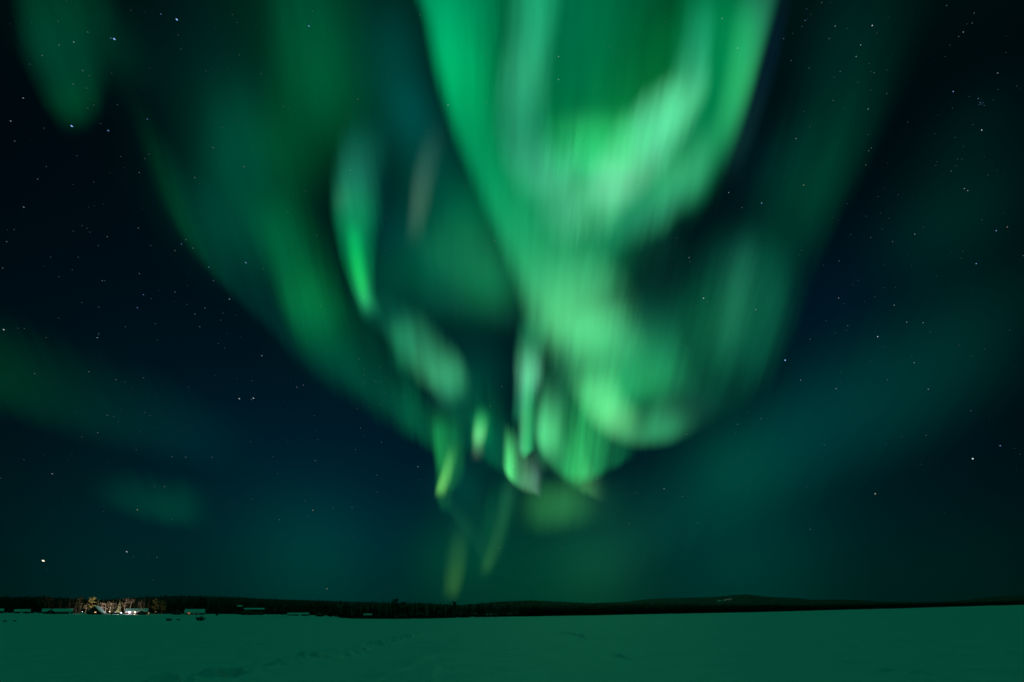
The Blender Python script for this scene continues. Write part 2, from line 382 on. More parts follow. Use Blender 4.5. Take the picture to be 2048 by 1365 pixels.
# ------------------------------------------------------------------ stars: traced bright ones and a scatter of faint ones, one sheet of the sky
STARS = """354 40 5b|322 29 3b|229 79 5b|222 77 3b|144 253 5b|217 262 4b|295 239 3b|362 99 2b|176 65 2|148 85 3|119 91 2|85 112 2|166 142 2|147 169 2|47 197 3|22 243 3|30 283 2|176 217 1|188 211 1|235 210 1|224 148 1|202 248 1|174 177 1|179 152 1|60 129 1|117 44 1|133 1 1|262 21 1|465 30 1|475 46 1|479 111 1|412 143 1|445 256 1|427 296 2|488 334 2o|279 346 2|390 356 2|290 318 1|298 309 1o|242 314 1|76 359 2|93 334 1|188 365 1|357 71 1o
48 415 3|215 474 2|197 492 2b|277 457 2|363 489 3b|372 480 2|386 497 2|350 502 2|418 535 3b|492 526 4b|302 492 1|279 548 2|157 515 1|102 515 1|6 537 2|14 484 2|29 460 1|118 554 1|205 562 2|210 562 1|287 590 3b|303 598 1|350 585 2|427 562 2|459 599 3|198 615 2b|275 616 3b|410 617 2|390 629 2|442 641 1|400 654 2|311 648 2b|251 654 2b|198 667 2b|198 670 2b|195 676 3|8 660 4|36 657 1|93 676 1|315 681 1|450 697 1|437 688 1|178 744 2|70 748 2|232 760 2|250 765 1|288 756 1|479 798 4|507 797 4|503 800 2|504 762 1|165 452 1|180 465 1|175 457 1|147 463 1|164 606 1|118 637 1|145 540 1
524 712 3|594 775 2|607 771 2|718 718 2|728 739 1|728 750 1|727 766 1|727 773 1|749 762 1|752 765 1|760 763 1|759 735 1|772 755 1|771 786 1|806 793 1|726 807 1|739 814 1|761 810 1|715 818 1|721 857 2|726 874 1|763 885 2|711 900 2|629 832 1|546 914 1|631 922 2|636 880 1|501 884 1|424 915 2|372 915 2|344 914 2|215 831 2|196 866 2|164 874 1|273 900 1|301 832 1|290 826 1|105 948 3|329 974 2|309 974 1|208 1024 1|275 1020 3o|345 1039 1|503 999 1|610 1002 1|626 1021 3o|615 1033 1|559 1040 2|667 1015 1|704 1015 2|708 1076 1|556 948 1|836 934 3|754 951 2|754 984 1|838 960 1|87 1122 6o|254 1104 4|267 1114 1|314 1115 2|307 1161 1|654 1178 3o|2 957 1|998 1097 2|1004 774 2|981 813 2o|287 756 1
618 53 4b|523 148 1|567 214 1|716 199 2o|896 211 3|858 262 1|701 341 2|878 369 1|932 374 1|576 425 2b|611 383 1|634 471 1|770 502 1|989 482 2o|1008 514 1|728 594 2|642 613 1|527 538 1|972 110 1|919 166 1|973 205 1|426 296 1|389 356 1
1117 114 3|1117 160 3|1219 93 1|1444 38 3|1475 97 3|1330 44 1|1386 108 1|1159 279 2|1263 248 1|1172 407 1|1085 399 1|1457 386 3|1523 407 4b|1484 416 2|1592 278 2|1378 516 3|1380 524 1|1407 597 4|1414 604 1|1511 620 3|1353 477 1
1643 6 2|1613 19 2b|1610 42 3b|1604 54 2b|1621 30 1|1614 39 1b|1585 68 1|1670 53 3|1744 52 4|1694 58 1|1658 78 2|1567 78 2|1753 67 1o|1721 91 3|1712 114 3|1582 122 2|1618 137 2|1680 144 2|1668 155 1|1748 146 2|1741 144 1|1773 141 1|1738 128 1|1716 166 1|1773 188 2|1741 181 1|1666 202 2|1688 218 1|1736 219 3|1607 224 1|1592 278 3|1619 254 1|1736 270 1|1742 297 2|1737 302 2|1731 331 2|1607 371 3o|1893 12 2|1948 27 2|1944 47 2|1933 49 1|1926 65 3|1917 74 2|1899 91 1|1890 114 1|2011 106 1|1995 147 3|1906 184 4b|1938 194 1|1986 201 1|1996 180 1|2033 173 1|1956 198 3b|1963 200 1b|1960 206 3b|1966 206 2b|1963 209 2b|1958 210 2b|1968 212 2b|1963 261 4|1945 250 1|1869 268 1o|1910 276 1|1815 245 1|1926 294 1|1923 319 1|1915 319 1|1873 324 1|1871 332 1|1911 333 1|1902 343 2|1976 351 1|1928 378 3|1935 382 3|1796 390 1|1756 394 1|1904 217 1
1694 408 1|1760 427 1|1829 469 3|1846 455 1|1741 476 2|1701 470 1|1785 484 2|1764 459 1|1732 433 1|1992 462 4b|2014 455 3o|1963 440 1|1952 528 4b|1922 517 1|1925 503 1|2046 512 2|1678 523 2|1769 529 1|1823 532 1|1872 552 1|1716 561 1|1705 570 1|1677 597 3|1687 608 1|1728 604 1|1749 594 1|1788 611 3|1767 576 1|1791 575 1|1813 645 3|1846 646 3|1860 665 1|1755 674 4|1695 652 2|1693 661 1|1670 667 1|1651 642 1|1620 679 2|1570 721 5b|1769 694 1|1918 691 1|1943 713 1|1969 699 1|1828 726 3|1681 746 1|1601 761 3|1672 778 3|1680 765 1|1775 760 2|1856 779 3|1740 723 1|2019 661 1|1602 501 1|1597 510 1
1140 729 2|1193 834 2b|1195 959 2|1328 978 3|1365 993 2|1273 986 1|1395 1046 2|1258 1047 2|1108 1060 1|1122 1098 1|1475 849 3b|1471 869 1|1522 838 2|1496 825 1|1494 904 1|1648 890 2|1564 879 1|1613 974 1|1620 1059 3b|1750 988 4o|1945 918 5|2000 892 4b|1941 822 2|1852 871 2|1804 874 1|2039 909 1|1842 929 1|1475 976 1|1373 869 2|1027 933 3"""


def build_stars():
    mb = MB()
    cols = {'w': (0.8, 0.95, 1.0), 'b': (0.28, 0.5, 1.0), 'o': (1.0, 0.85, 0.6)}
    mats, idx = [], {}
    for ck, c in cols.items():
        for b, s in ((0, 0.035), (1, 0.075), (2, 0.15), (3, 0.32), (4, 0.65), (5, 1.25), (6, 2.0)):
            idx[(ck, b)] = len(mats)
            mats.append(glow_mat('starlight', c, s, sampled=False))
    rad = {0: 0.7, 1: 0.75, 2: 0.82, 3: 0.92, 4: 1.1, 5: 1.45, 6: 1.75}

    def star(px, py, b, ck):
        c = on_sphere(px, py, R_STAR)
        right = (on_sphere(px + 1, py + 0.4, R_STAR) - c)     # about one pixel, along the drift of the long exposure
        size = rad[b] * R_STAR / F * (ray(px, py).dot(ray(CX, CY)) ** 1.0)
        u = right.normalized(); n = c.normalized(); w = n.cross(u)
        if px < 620 and py < 700:
            u, w = (u + w * 0.12).normalized(), w
        lx, ly = size * (1.35 if px < 700 else 1.0), size * 0.85
        k = len(mb.v)
        for d in (u * lx, w * ly, -u * lx, -w * ly, n * size * 0.6, -n * size * 0.6):
            mb.v.append(tuple(c + d))
        for a, bb in ((0, 1), (1, 2), (2, 3), (3, 0)):
            mb.f.append((k + a, k + bb, k + 4)); mb.f.append((k + bb, k + a, k + 5))
            mb.m += [idx[(ck, b)]] * 2
    for line in STARS.split('\n'):
        for s in line.split('|'):
            x, y, b = s.split()
            star(int(x), int(y), int(b[0]), b[1] if len(b) > 1 else 'w')
    for i in range(420):                                     # faint ones, fewer where the aurora outshines them
        x, y = random.uniform(-150, 2200), random.uniform(-300, 1150)
        if 600 < x < 1560 and random.random() < 0.6: continue
        if y > 1050 and random.random() < 0.6: continue
        star(x, y, 0 if random.random() < 0.85 else 1, 'b' if random.random() < 0.3 else 'w')
    o = mb.build('stars', mats)
    tag(o, 'small white and blue stars scattered over the night sky', 'stars', kind='stuff')


build_stars()

# ------------------------------------------------------------------ the aurora: glowing curtains far above the ground
VP = (970.0, 2400.0)                    # the rays of the curtains fan out from here


def catmull(P, n):
    P = np.asarray(P, float)
    Q = np.vstack([2 * P[0] - P[1], P, 2 * P[-1] - P[-2]])
    out, us = [], []
    m = len(P) - 1
    for i in range(m):
        p0, p1, p2, p3 = Q[i], Q[i + 1], Q[i + 2], Q[i + 3]
        for t in np.linspace(0, 1, n, endpoint=False):
            out.append(0.5 * ((2 * p1) + (-p0 + p2) * t + (2 * p0 - 5 * p1 + 4 * p2 - p3) * t * t + (-p0 + 3 * p1 - 3 * p2 + p3) * t ** 3))
            us.append((i + t) / m)
    out.append(P[-1]); us.append(1.0)
    return np.array(out), np.array(us)


AUR_N = [0]
RIB_LOG = []


def aurora_mat(stops, streak, prof, seed, rag=0.25):
    m, nt, N, L = new_mat('aurora_glow')
    N.remove(N['Principled BSDF'])
    m.cycles.emission_sampling = 'NONE'
    uv = N.new('ShaderNodeUVMap'); uv.uv_map = 'UVMap'
    sp = N.new('ShaderNodeSeparateXYZ'); L.new(uv.outputs[0], sp.inputs[0])
    ramp = N.new('ShaderNodeValToRGB'); cr = ramp.color_ramp; cr.interpolation = 'B_SPLINE'
    while len(cr.elements) < len(stops): cr.elements.new(0.5)
    for e, (p, c) in zip(cr.elements, stops):
        e.position = p; e.color = (*lin(c), 1)
    L.new(sp.outputs['X'], ramp.inputs['Fac'])
    # bell-shaped brightness across the curtain: (1 - v^2) ^ prof
    rv = N.new('ShaderNodeUVMap'); rv.uv_map = 'RayUV'
    mp = N.new('ShaderNodeMapping'); mp.inputs['Location'].default_value = (seed * 3.7, seed * 1.3, seed)
    L.new(rv.outputs[0], mp.inputs['Vector'])
    vy = sp.outputs['Y']
    if rag > 0:                          # every ray starts and ends at its own height
        n2 = N.new('ShaderNodeTexNoise'); n2.inputs['Scale'].default_value = 1.7; n2.inputs['Detail'].default_value = 3.0; n2.inputs['Roughness'].default_value = 0.6
        L.new(mp.outputs[0], n2.inputs['Vector'])
        r2 = N.new('ShaderNodeMath'); r2.operation = 'MULTIPLY_ADD'; L.new(n2.outputs['Fac'], r2.inputs[0]); r2.inputs[1].default_value = 2 * rag; r2.inputs[2].default_value = -rag
        a2 = N.new('ShaderNodeMath'); a2.operation = 'ADD'; L.new(vy, a2.inputs[0]); L.new(r2.outputs[0], a2.inputs[1])
        # keep the sheet's own rim dark
        vy = a2.outputs[0]
    sq = N.new('ShaderNodeMath'); sq.operation = 'MULTIPLY'; L.new(vy, sq.inputs[0]); L.new(vy, sq.inputs[1])
    om = N.new('ShaderNodeMath'); om.operation = 'SUBTRACT'; om.use_clamp = True; om.inputs[0].default_value = 1.0; L.new(sq.outputs[0], om.inputs[1])
    pw = N.new('ShaderNodeMath'); pw.operation = 'POWER'; L.new(om.outputs[0], pw.inputs[0]); pw.inputs[1].default_value = prof
    # both ends die away
    e1 = N.new('ShaderNodeMapRange'); e1.interpolation_type = 'SMOOTHSTEP'; e1.inputs['From Max'].default_value = 1.2 / (len(stops) - 1); L.new(sp.outputs['X'], e1.inputs['Value'])
    e2 = N.new('ShaderNodeMapRange'); e2.interpolation_type = 'SMOOTHSTEP'; e2.inputs['From Min'].default_value = 1.0; e2.inputs['From Max'].default_value = 1 - 1.2 / (len(stops) - 1); L.new(sp.outputs['X'], e2.inputs['Value'])
    ee = N.new('ShaderNodeMath'); ee.operation = 'MULTIPLY'; L.new(e1.outputs[0], ee.inputs[0]); L.new(e2.outputs[0], ee.inputs[1])
    ff = N.new('ShaderNodeMath'); ff.operation = 'MULTIPLY'; L.new(ee.outputs[0], ff.inputs[0]); L.new(pw.outputs[0], ff.inputs[1])
    fac = ff.outputs[0]
    if streak > 0:
        no = N.new('ShaderNodeTexNoise'); no.inputs['Scale'].default_value = 1.0; no.inputs['Detail'].default_value = 4.0; no.inputs['Roughness'].default_value = 0.5
        L.new(mp.outputs[0], no.inputs['Vector'])
        mr = N.new('ShaderNodeMapRange'); mr.inputs['From Min'].default_value = 0.25; mr.inputs['From Max'].default_value = 0.75
        mr.inputs['To Min'].default_value = 1 - streak; mr.inputs['To Max'].default_value = 1 + streak
        L.new(no.outputs['Fac'], mr.inputs['Value'])
        mu = N.new('ShaderNodeMath'); mu.operation = 'MULTIPLY'; L.new(fac, mu.inputs[0]); L.new(mr.outputs[0], mu.inputs[1])
        fac = mu.outputs[0]
    em = N.new('ShaderNodeEmission'); L.new(ramp.outputs['Color'], em.inputs['Color']); L.new(fac, em.inputs['Strength'])
    tr = N.new('ShaderNodeBsdfTransparent')
    ad = N.new('ShaderNodeAddShader'); L.new(em.outputs[0], ad.inputs[0]); L.new(tr.outputs[0], ad.inputs[1])
    L.new(ad.outputs[0], N['Material Output'].inputs['Surface'])
    return m


def grid_mesh(name, XY, U, V, R):
    """XY: (n, m, 2) picture directions -> a curved sheet on the sphere of radius R, with the two UV layers."""
    n, m = XY.shape[:2]
    verts = [tuple(on_sphere(x, y, R)) for x, y in XY.reshape(-1, 2)]
    faces = [(i * m + j, i * m + j + 1, (i + 1) * m + j + 1, (i + 1) * m + j) for i in range(n - 1) for j in range(m - 1)]
    me = bpy.data.meshes.new(name)
    me.from_pydata(verts, [], faces)
    u1 = me.uv_layers.new(name='UVMap'); u2 = me.uv_layers.new(name='RayUV')
    li = np.array([vi for f in faces for vi in f])
    uv = np.stack([U.ravel(), V.ravel()], 1)[li]
    dx, dy = XY[..., 0].ravel() - VP[0], VP[1] - XY[..., 1].ravel()
    rv = np.stack([np.arctan2(dx, dy) * 46.0, np.hypot(dx, dy) / 460.0], 1)[li]
    u1.data.foreach_set('uv', uv.ravel()); u2.data.foreach_set('uv', rv.ravel())
    me.polygons.foreach_set('use_smooth', [True] * len(faces))
    return me


def ribbon(parent, pts, streak=0.25, prof=2.0, name='fold', rays=False, rag=None):
    """pts: (x, y, width on the left hand, width on the right hand of a downward path, colour)."""
    RIB_LOG.append((pts, streak, prof, rays, name))
    if RFIT:
        pts = [(*p[:4], c) for p, c in zip(pts, RFIT[AUR_N[0]])]
    AUR_N[0] += 1
    R = 18000.0 + AUR_N[0] * 260.0
    P = np.array([p[:4] for p in pts], float)
    S, us = catmull(P, 12)
    T = np.gradient(S[:, :2], axis=0)
    for _ in range(6):
        T[1:-1] = (T[:-2] + 2 * T[1:-1] + T[2:]) / 4
    T /= np.linalg.norm(T, axis=1, keepdims=True) + 1e-9
    Nn = np.stack([T[:, 1], -T[:, 0]], 1)
    if rays:                             # a curtain: bright lower hem on the path, rays rising from it
        Nn = S[:, :2] - np.array(VP)
        Nn /= np.linalg.norm(Nn, axis=1, keepdims=True)
    vs = np.linspace(-1.3, 1.3, 19)
    XY = np.zeros((len(S), len(vs), 2)); V = np.tile(vs, (len(S), 1)); U = np.tile(us[:, None], (1, len(vs)))
    for j, v in enumerate(vs):
        w = S[:, 2] if v < 0 else S[:, 3]
        XY[:, j] = S[:, :2] + Nn * (np.maximum(w, 3) * v * 1.7)[:, None]
    n = len(pts)
    stops = [(i / (n - 1), p[4]) for i, p in enumerate(pts)]
    me = grid_mesh(name, XY, U, V, R)
    me.materials.append(aurora_mat(stops, streak, prof, AUR_N[0], (0.28 if rays else 0.16) if rag is None else rag))
    return link(name, me, parent)


def patch(parent, x, y, rx, ry, ang, col, streak=0.25, name='glow_patch', rag=0.3):
    """A soft elliptical patch; ang tilts it clockwise in degrees."""
    c, s = math.cos(math.radians(ang)), math.sin(math.radians(ang))
    k = [0.0, 0.55, 1.0, 0.55, 0.0]
    pts = []
    for i, t in enumerate((-1.7, -0.8, 0, 0.8, 1.7)):
        w = rx * (0.75 if i in (0, 4) else 1.0)
        f = k[i]
        L_ = [((0.0 if f == 0 else 255 * enc(lin(col)[q] * f))) for q in range(3)]
        pts.append((x - s * ry * t, y + c * ry * t, w, w, L_))
    return ribbon(parent, pts, streak=streak, name=name, rag=rag)


def enc(v):
    return v * 12.92 if v <= 0.0031308 else 1.055 * v ** (1 / 2.4) - 0.055


K0 = (0, 0, 0)


def aurora(name, label, cat='aurora'):
    o = empty(name, (0, 24000, 14000))
    o.location = (0, 0, 0)
    return tag(o, label, cat, group='aurora curtains in the night sky')


#AURORA_BEGIN
# -- the great band from the top centre down to the bright curl
A = aurora('aurora_curtain', 'broad bright green aurora band falling from the top centre into a rounded curl')
ribbon(A, [(800, -300, 60, 150, K0), (830, -140, 50, 150, (0, 120, 75)), (868, 0, 26, 110, (0, 150, 90)), (902, 140, 27, 82, (0, 155, 90)), (944, 280, 27, 58, (2, 150, 86)),
           (1000, 400, 30, 68, (5, 128, 76)), (1062, 530, 34, 92, (18, 130, 82)), (1115, 620, 50, 105, (55, 165, 100)), (1165, 690, 55, 95, (75, 185, 110)), (1205, 770, 50, 90, (60, 165, 95)), (1230, 830, 40, 80, K0)], streak=0.15, rag=0.12)
ribbon(A, [(1165, 700, 45, 70, K0), (1190, 770, 36, 40, (60, 160, 95)), (1222, 832, 30, 36, (70, 170, 100)), (1272, 862, 26, 38, (75, 178, 108)), (1320, 858, 27, 40, (50, 150, 92)), (1364, 828, 34, 46, (40, 130, 80)), (1398, 785, 48, 60, (15, 105, 66)), (1430, 740, 60, 70, K0)], streak=0.1, rag=0.12)
patch(A, 1200, 680, 60, 60, -20, (55, 150, 95), 0.1)
ribbon(A, [(1215, -300, 210, 200, K0), (1200, -60, 200, 190, (0, 66, 40)), (1185, 130, 180, 180, (0, 62, 36)), (1165, 320, 150, 170, (0, 90, 52)), (1160, 470, 130, 120, (20, 118, 76)), (1175, 590, 110, 100, (22, 118, 76)), (1225, 690, 90, 90, (10, 95, 60)), (1280, 780, 90, 80, (20, 115, 68)), (1310, 850, 70, 60, K0)], streak=0.2, rag=0.12)
ribbon(A, [(1165, 395, 50, 50, K0), (1175, 450, 60, 60, (22, 96, 66)), (1185, 510, 60, 60, (26, 104, 70)), (1175, 570, 60, 60, (24, 100, 66)), (1165, 640, 50, 50, K0)], streak=0.15, rag=0.1)
ribbon(A, [(1430, 620, 60, 40, K0), (1330, 640, 70, 60, (22, 88, 60)), (1290, 720, 70, 70, (18, 95, 62)), (1270, 800, 60, 60, K0)], streak=0.15)

B = aurora('aurora_curtain', 'pale green hooked fold glowing in the upper middle, brightest part of the aurora')
ribbon(B, [(1412, -80, 30, 20, K0), (1408, 30, 32, 20, (12, 80, 52)), (1400, 110, 36, 20, (30, 108, 74)), (1388, 170, 44, 26, (56, 145, 100)), (1350, 225, 52, 36, (80, 175, 120)), (1308, 280, 56, 42, (88, 184, 128)), (1268, 330, 52, 42, (92, 190, 132)), (1232, 375, 46, 38, (84, 180, 126)), (1200, 420, 40, 34, (40, 125, 86)), (1175, 460, 36, 30, K0)], streak=0.2)
ribbon(B, [(1055, 365, 55, 70, K0), (1085, 388, 60, 80, (36, 118, 82)), (1130, 402, 66, 85, (62, 155, 108)), (1180, 402, 66, 85, (66, 160, 110)), (1230, 392, 60, 75, (60, 150, 105)), (1275, 372, 55, 60, K0)], streak=0.35, rays=True)
ribbon(B, [(1088, -250, 40, 40, K0), (1080, -60, 42, 36, (30, 112, 76)), (1070, 60, 42, 34, (40, 124, 86)), (1052, 160, 44, 38, (40, 122, 86)), (1046, 250, 42, 42, (34, 112, 80)), (1062, 320, 42, 44, (32, 110, 78)), (1085, 375, 40, 44, (28, 104, 72)), (1110, 430, 40, 44, K0)], streak=0.2)
patch(B, 1200, 290, 80, 60, 0, (16, 100, 60), 0.3)
patch(B, 1370, 340, 50, 70, 15, (32, 112, 74), 0.3)
ribbon(B, [(1408, 200, 30, 24, K0), (1402, 280, 34, 28, (20, 90, 60)), (1372, 345, 44, 36, (40, 130, 88)), (1322, 395, 50, 44, (36, 122, 84)), (1265, 430, 50, 48, (30, 115, 80)), (1200, 460, 46, 46, (20, 90, 60)), (1140, 480, 40, 40, K0)], streak=0.3)
patch(B, 1305, 345, 50, 55, 20, (30, 105, 72), 0.3)
patch(B, 1225, 365, 38, 45, 10, (40, 110, 80), 0.15)
patch(B, 1325, 130, 30, 90, 8, (0, 52, 26), 0.2)
patch(B, 1270, 420, 130, 60, 60, (15, 80, 52), 0.2)
patch(B, 1395, 330, 16, 90, 6, (25, 80, 58), 0.1)
ribbon(B, [(1450, -250, 60, 40, K0), (1440, -50, 60, 50, (0, 78, 46)), (1425, 120, 60, 50, (0, 84, 50)), (1400, 280, 60, 45, (4, 88, 54)), (1350, 390, 60, 50, (8, 75, 48)), (1280, 470, 60, 50, K0)], streak=0.2)

C = aurora('aurora_curtain', 'thin sharp green streak along the right edge of the bright band, leaning right')
ribbon(C, [(1560, -200, 45, 30, K0), (1535, -40, 42, 24, (45, 130, 90)), (1512, 60, 38, 22, (48, 138, 88)), (1490, 150, 32, 20, (40, 132, 78)), (1464, 235, 28, 20, (35, 130, 78)), (1430, 310, 30, 24, (20, 112, 66)), (1385, 380, 40, 30, (6, 75, 48)), (1330, 440, 40, 30, K0)], streak=0.12, rag=0.07)
ribbon(C, [(1585, -120, 20, 18, K0), (1556, 40, 18, 16, (6, 14, 32)), (1525, 160, 18, 18, (6, 14, 30)), (1475, 300, 20, 20, (18, 30, 30)), (1420, 400, 25, 25, K0)], streak=0.0, rag=0.05)
ribbon(C, [(1500, -100, 40, 30, K0), (1488, 40, 45, 30, (0, 72, 44)), (1466, 170, 45, 30, (0, 75, 44)), (1436, 280, 45, 30, (0, 65, 40)), (1400, 370, 40, 30, K0)], streak=0.1, rag=0.15)

# -- the right-hand outer arc
D = aurora('aurora_curtain', 'dim green outer arc hanging right of the rounded curl')
ribbon(D, [(1500, 400, 70, 50, K0), (1500, 500, 75, 65, (10, 72, 54)), (1490, 600, 85, 75, (16, 82, 58)), (1450, 700, 95, 75, (12, 78, 56)), (1395, 780, 95, 60, (14, 92, 60)), (1330, 850, 80, 45, K0)], streak=0.4)
ribbon(D, [(1555, 420, 40, 30, K0), (1545, 520, 45, 30, (2, 56, 42)), (1540, 620, 50, 30, (4, 58, 44)), (1500, 710, 60, 40, (0, 50, 38)), (1430, 790, 60, 40, K0)], streak=0.35)
patch(D, 1470, 590, 30, 110, 10, (20, 66, 48), 0.3)
E = aurora('aurora_curtain', 'long faint dark green ribbon slanting down the starry right side')
ribbon(E, [(1800, -180, 90, 50, K0), (1760, -20, 85, 80, (0, 36, 30)), (1716, 140, 85, 72, (0, 42, 34)), (1668, 280, 80, 58, (0, 50, 36)), (1620, 400, 80, 50, (0, 55, 38)), (1580, 510, 75, 44, (0, 54, 38)), (1556, 620, 70, 36, (0, 46, 36)), (1520, 720, 70, 40, K0)], streak=0.2)

# -- the left-hand curtains
G = aurora('aurora_curtain', 'faint ragged green curtain sweeping down the left towards the centre of the horizon')
ribbon(G, [(270, 310, 60, 150, K0), (335, 400, 58, 160, (0, 44, 30)), (380, 465, 48, 150, (0, 58, 36)), (440, 535, 36, 140, (0, 42, 34)), (520, 610, 40, 130, (0, 38, 32)), (600, 695, 40, 140, (0, 56, 42)), (690, 765, 36, 130, (0, 58, 44)), (780, 820, 32, 110, (0, 62, 46)), (845, 862, 26, 90, (4, 70, 48)), (885, 900, 20, 60, K0)], streak=0.3, rays=True)
ribbon(G, [(570, 640, 40, 90, K0), (640, 712, 36, 90, (0, 46, 34)), (730, 778, 30, 70, (0, 46, 34)), (820, 832, 24, 60, (0, 50, 38)), (880, 880, 18, 50, K0)], streak=0.2, rays=True)
ribbon(G, [(500, 330, 50, 60, K0), (545, 430, 40, 60, (0, 56, 36)), (585, 530, 38, 60, (2, 76, 46)), (610, 610, 38, 58, (5, 98, 58)), (645, 680, 40, 58, (0, 80, 50)), (710, 740, 40, 50, (0, 45, 34)), (780, 780, 40, 40, K0)], streak=0.4)
ribbon(G, [(505, 400, 24, 34, K0), (535, 470, 24, 34, (0, 60, 36)), (565, 545, 22, 34, (2, 74, 42)), (596, 620, 22, 34, (2, 84, 48)), (638, 684, 22, 34, (0, 74, 46)), (700, 744, 22, 32, (0, 66, 46)), (775, 795, 20, 30, (0, 68, 48)), (840, 840, 18, 28, (4, 78, 52)), (885, 880, 16, 24, K0)], streak=0.35, rag=0.25)
patch(G, 640, 610, 22, 80, -14, (4, 66, 32), 0.4)
ribbon(G, [(590, -250, 70, 70, K0), (600, -40, 60, 60, (0, 42, 28)), (612, 120, 60, 60, (0, 48, 30)), (600, 260, 60, 60, (0, 42, 26)), (570, 380, 60, 60, (0, 36, 24)), (570, 470, 60, 60, K0)], streak=0.3)
ribbon(G, [(680, -250, 40, 40, K0), (690, -20, 40, 40, (0, 46, 26)), (690, 140, 45, 45, (0, 34, 20)), (680, 300, 45, 45, (0, 34, 14)), (660, 430, 45, 45, K0)], streak=0.3)
ribbon(G, [(450, 60, 60, 60, K0), (470, 200, 50, 60, (0, 30, 24)), (475, 340, 60, 60, (0, 36, 28)), (500, 470, 60, 60, K0)], streak=0.3)
H = aurora('aurora_curtain', 'narrow vivid green flame standing alone left of the main band')
ribbon(H, [(728, 190, 26, 44, K0), (712, 280, 28, 46, (6, 58, 46)), (700, 360, 27, 44, (20, 82, 64)), (702, 430, 28, 42, (14, 112, 70)), (709, 500, 24, 32, (4, 215, 112)), (720, 560, 18, 21, (22, 190, 98)), (729, 605, 13, 18, (40, 150, 90)), (744, 655, 14, 24, K0)], streak=0.22, rag=0.15)
ribbon(H, [(702, 420, 11, 15, K0), (707, 470, 12, 15, (0, 84, 40)), (713, 520, 12, 14, (4, 104, 48)), (722, 570, 10, 12, (14, 110, 52)), (731, 606, 8, 11, (12, 80, 42)), (742, 640, 8, 10, K0)], streak=0.1, rag=0.08)
ribbon(H, [(688, 340, 16, 16, K0), (684, 400, 16, 16, (40, 52, 48)), (680, 450, 14, 14, K0)], streak=0.2, rag=0.15)
patch(H, 735, 330, 40, 80, 8, (0, 58, 46), 0.2)
I_ = aurora('aurora_curtain', 'greyish ray between the vivid flame and the main band')
ribbon(I_, [(884, 210, 20, 22, K0), (862, 290, 19, 22, (22, 36, 36)), (848, 345, 18, 22, (36, 52, 48)), (838, 405, 17, 20, (42, 58, 52)), (830, 455, 15, 18, (28, 48, 42)), (822, 520, 14, 18, K0)], streak=0.25)
ribbon(I_, [(815, 560, 40, 110, K0), (850, 585, 34, 130, (4, 54, 38)), (895, 596, 32, 140, (14, 72, 50)), (945, 606, 32, 140, (18, 78, 52)), (990, 616, 34, 130, (18, 78, 50)), (1030, 625, 34, 110, (14, 66, 42)), (1065, 640, 34, 90, K0)], streak=0.5, rays=True)
patch(I_, 920, 500, 60, 60, 40, (8, 54, 38), 0.35)
J = aurora('aurora_curtain', 'pale drooping patch below the vivid flame, slanting down to the right')
ribbon(J, [(770, 610, 35, 40, K0), (810, 660, 32, 40, (28, 92, 70)), (850, 715, 34, 42, (36, 104, 78)), (888, 752, 34, 38, (46, 122, 90)), (905, 790, 26, 28, (24, 88, 66)), (915, 830, 20, 20, K0)], streak=0.25)
ribbon(J, [(715, 560, 24, 34, K0), (738, 605, 24, 36, (4, 72, 46)), (775, 640, 24, 38, (8, 78, 54)), (820, 680, 26, 40, (20, 88, 64)), (865, 730, 26, 40, (24, 92, 68)), (905, 785, 24, 36, (14, 80, 58)), (935, 840, 20, 32, (8, 72, 48)), (958, 890, 16, 28, K0)], streak=0.3)
patch(J, 806, 690, 22, 50, -8, (10, 64, 44), 0.3)
patch(J, 892, 770, 24, 50, 8, (24, 84, 62), 0.3)

# -- the tangle of rays above the horizon
Kc = aurora('aurora_curtain', 'tangle of small bright green rays low in the middle of the sky')
ribbon(Kc, [(878, 790, 22, 35, K0), (878, 860, 16, 34, (20, 78, 48)), (884, 910, 13, 32, (26, 100, 56)), (886, 950, 11, 28, (40, 118, 58)), (880, 985, 8, 20, (40, 112, 52)), (888, 1015, 8, 16, (10, 60, 40)), (898, 1040, 6, 12, K0)], streak=0.45)
ribbon(Kc, [(910, 870, 10, 12, K0), (900, 915, 9, 11, (36, 90, 44)), (890, 950, 8, 11, (52, 105, 50)), (880, 980, 7, 11, (52, 100, 46)), (876, 1003, 7, 10, K0)], streak=0.3)
patch(Kc, 918, 890, 22, 60, 6, (6, 60, 42), 0.4)
ribbon(Kc, [(964, 790, 9, 12, K0), (960, 838, 10, 14, (16, 90, 52)), (957, 868, 10, 13, (78, 160, 98)), (955, 892, 9, 11, (50, 110, 70)), (954, 912, 10, 12, (24, 44, 32)), (953, 935, 9, 10, K0)], streak=0.05, rag=0.06)
patch(Kc, 963, 858, 18, 34, 0, (2, 66, 38), 0.1, rag=0.1)
ribbon(Kc, [(1122, 640, 18, 24, K0), (1112, 720, 18, 26, (8, 56, 38)), (1100, 790, 18, 28, (20, 80, 50)), (1092, 845, 17, 28, (34, 104, 64)), (1092, 885, 15, 28, (36, 108, 66)), (1108, 922, 12, 26, (20, 82, 48)), (1140, 955, 10, 20, (14, 66, 40)), (1175, 985, 9, 14, K0)], streak=0.15, rag=0.1)
patch(Kc, 1060, 958, 14, 26, 62, (22, 70, 48), 0.1, rag=0.1)
ribbon(Kc, [(940, 912, 8, 14, K0), (952, 914, 8, 14, (40, 44, 42)), (964, 914, 8, 14, K0)], streak=0, rays=True)
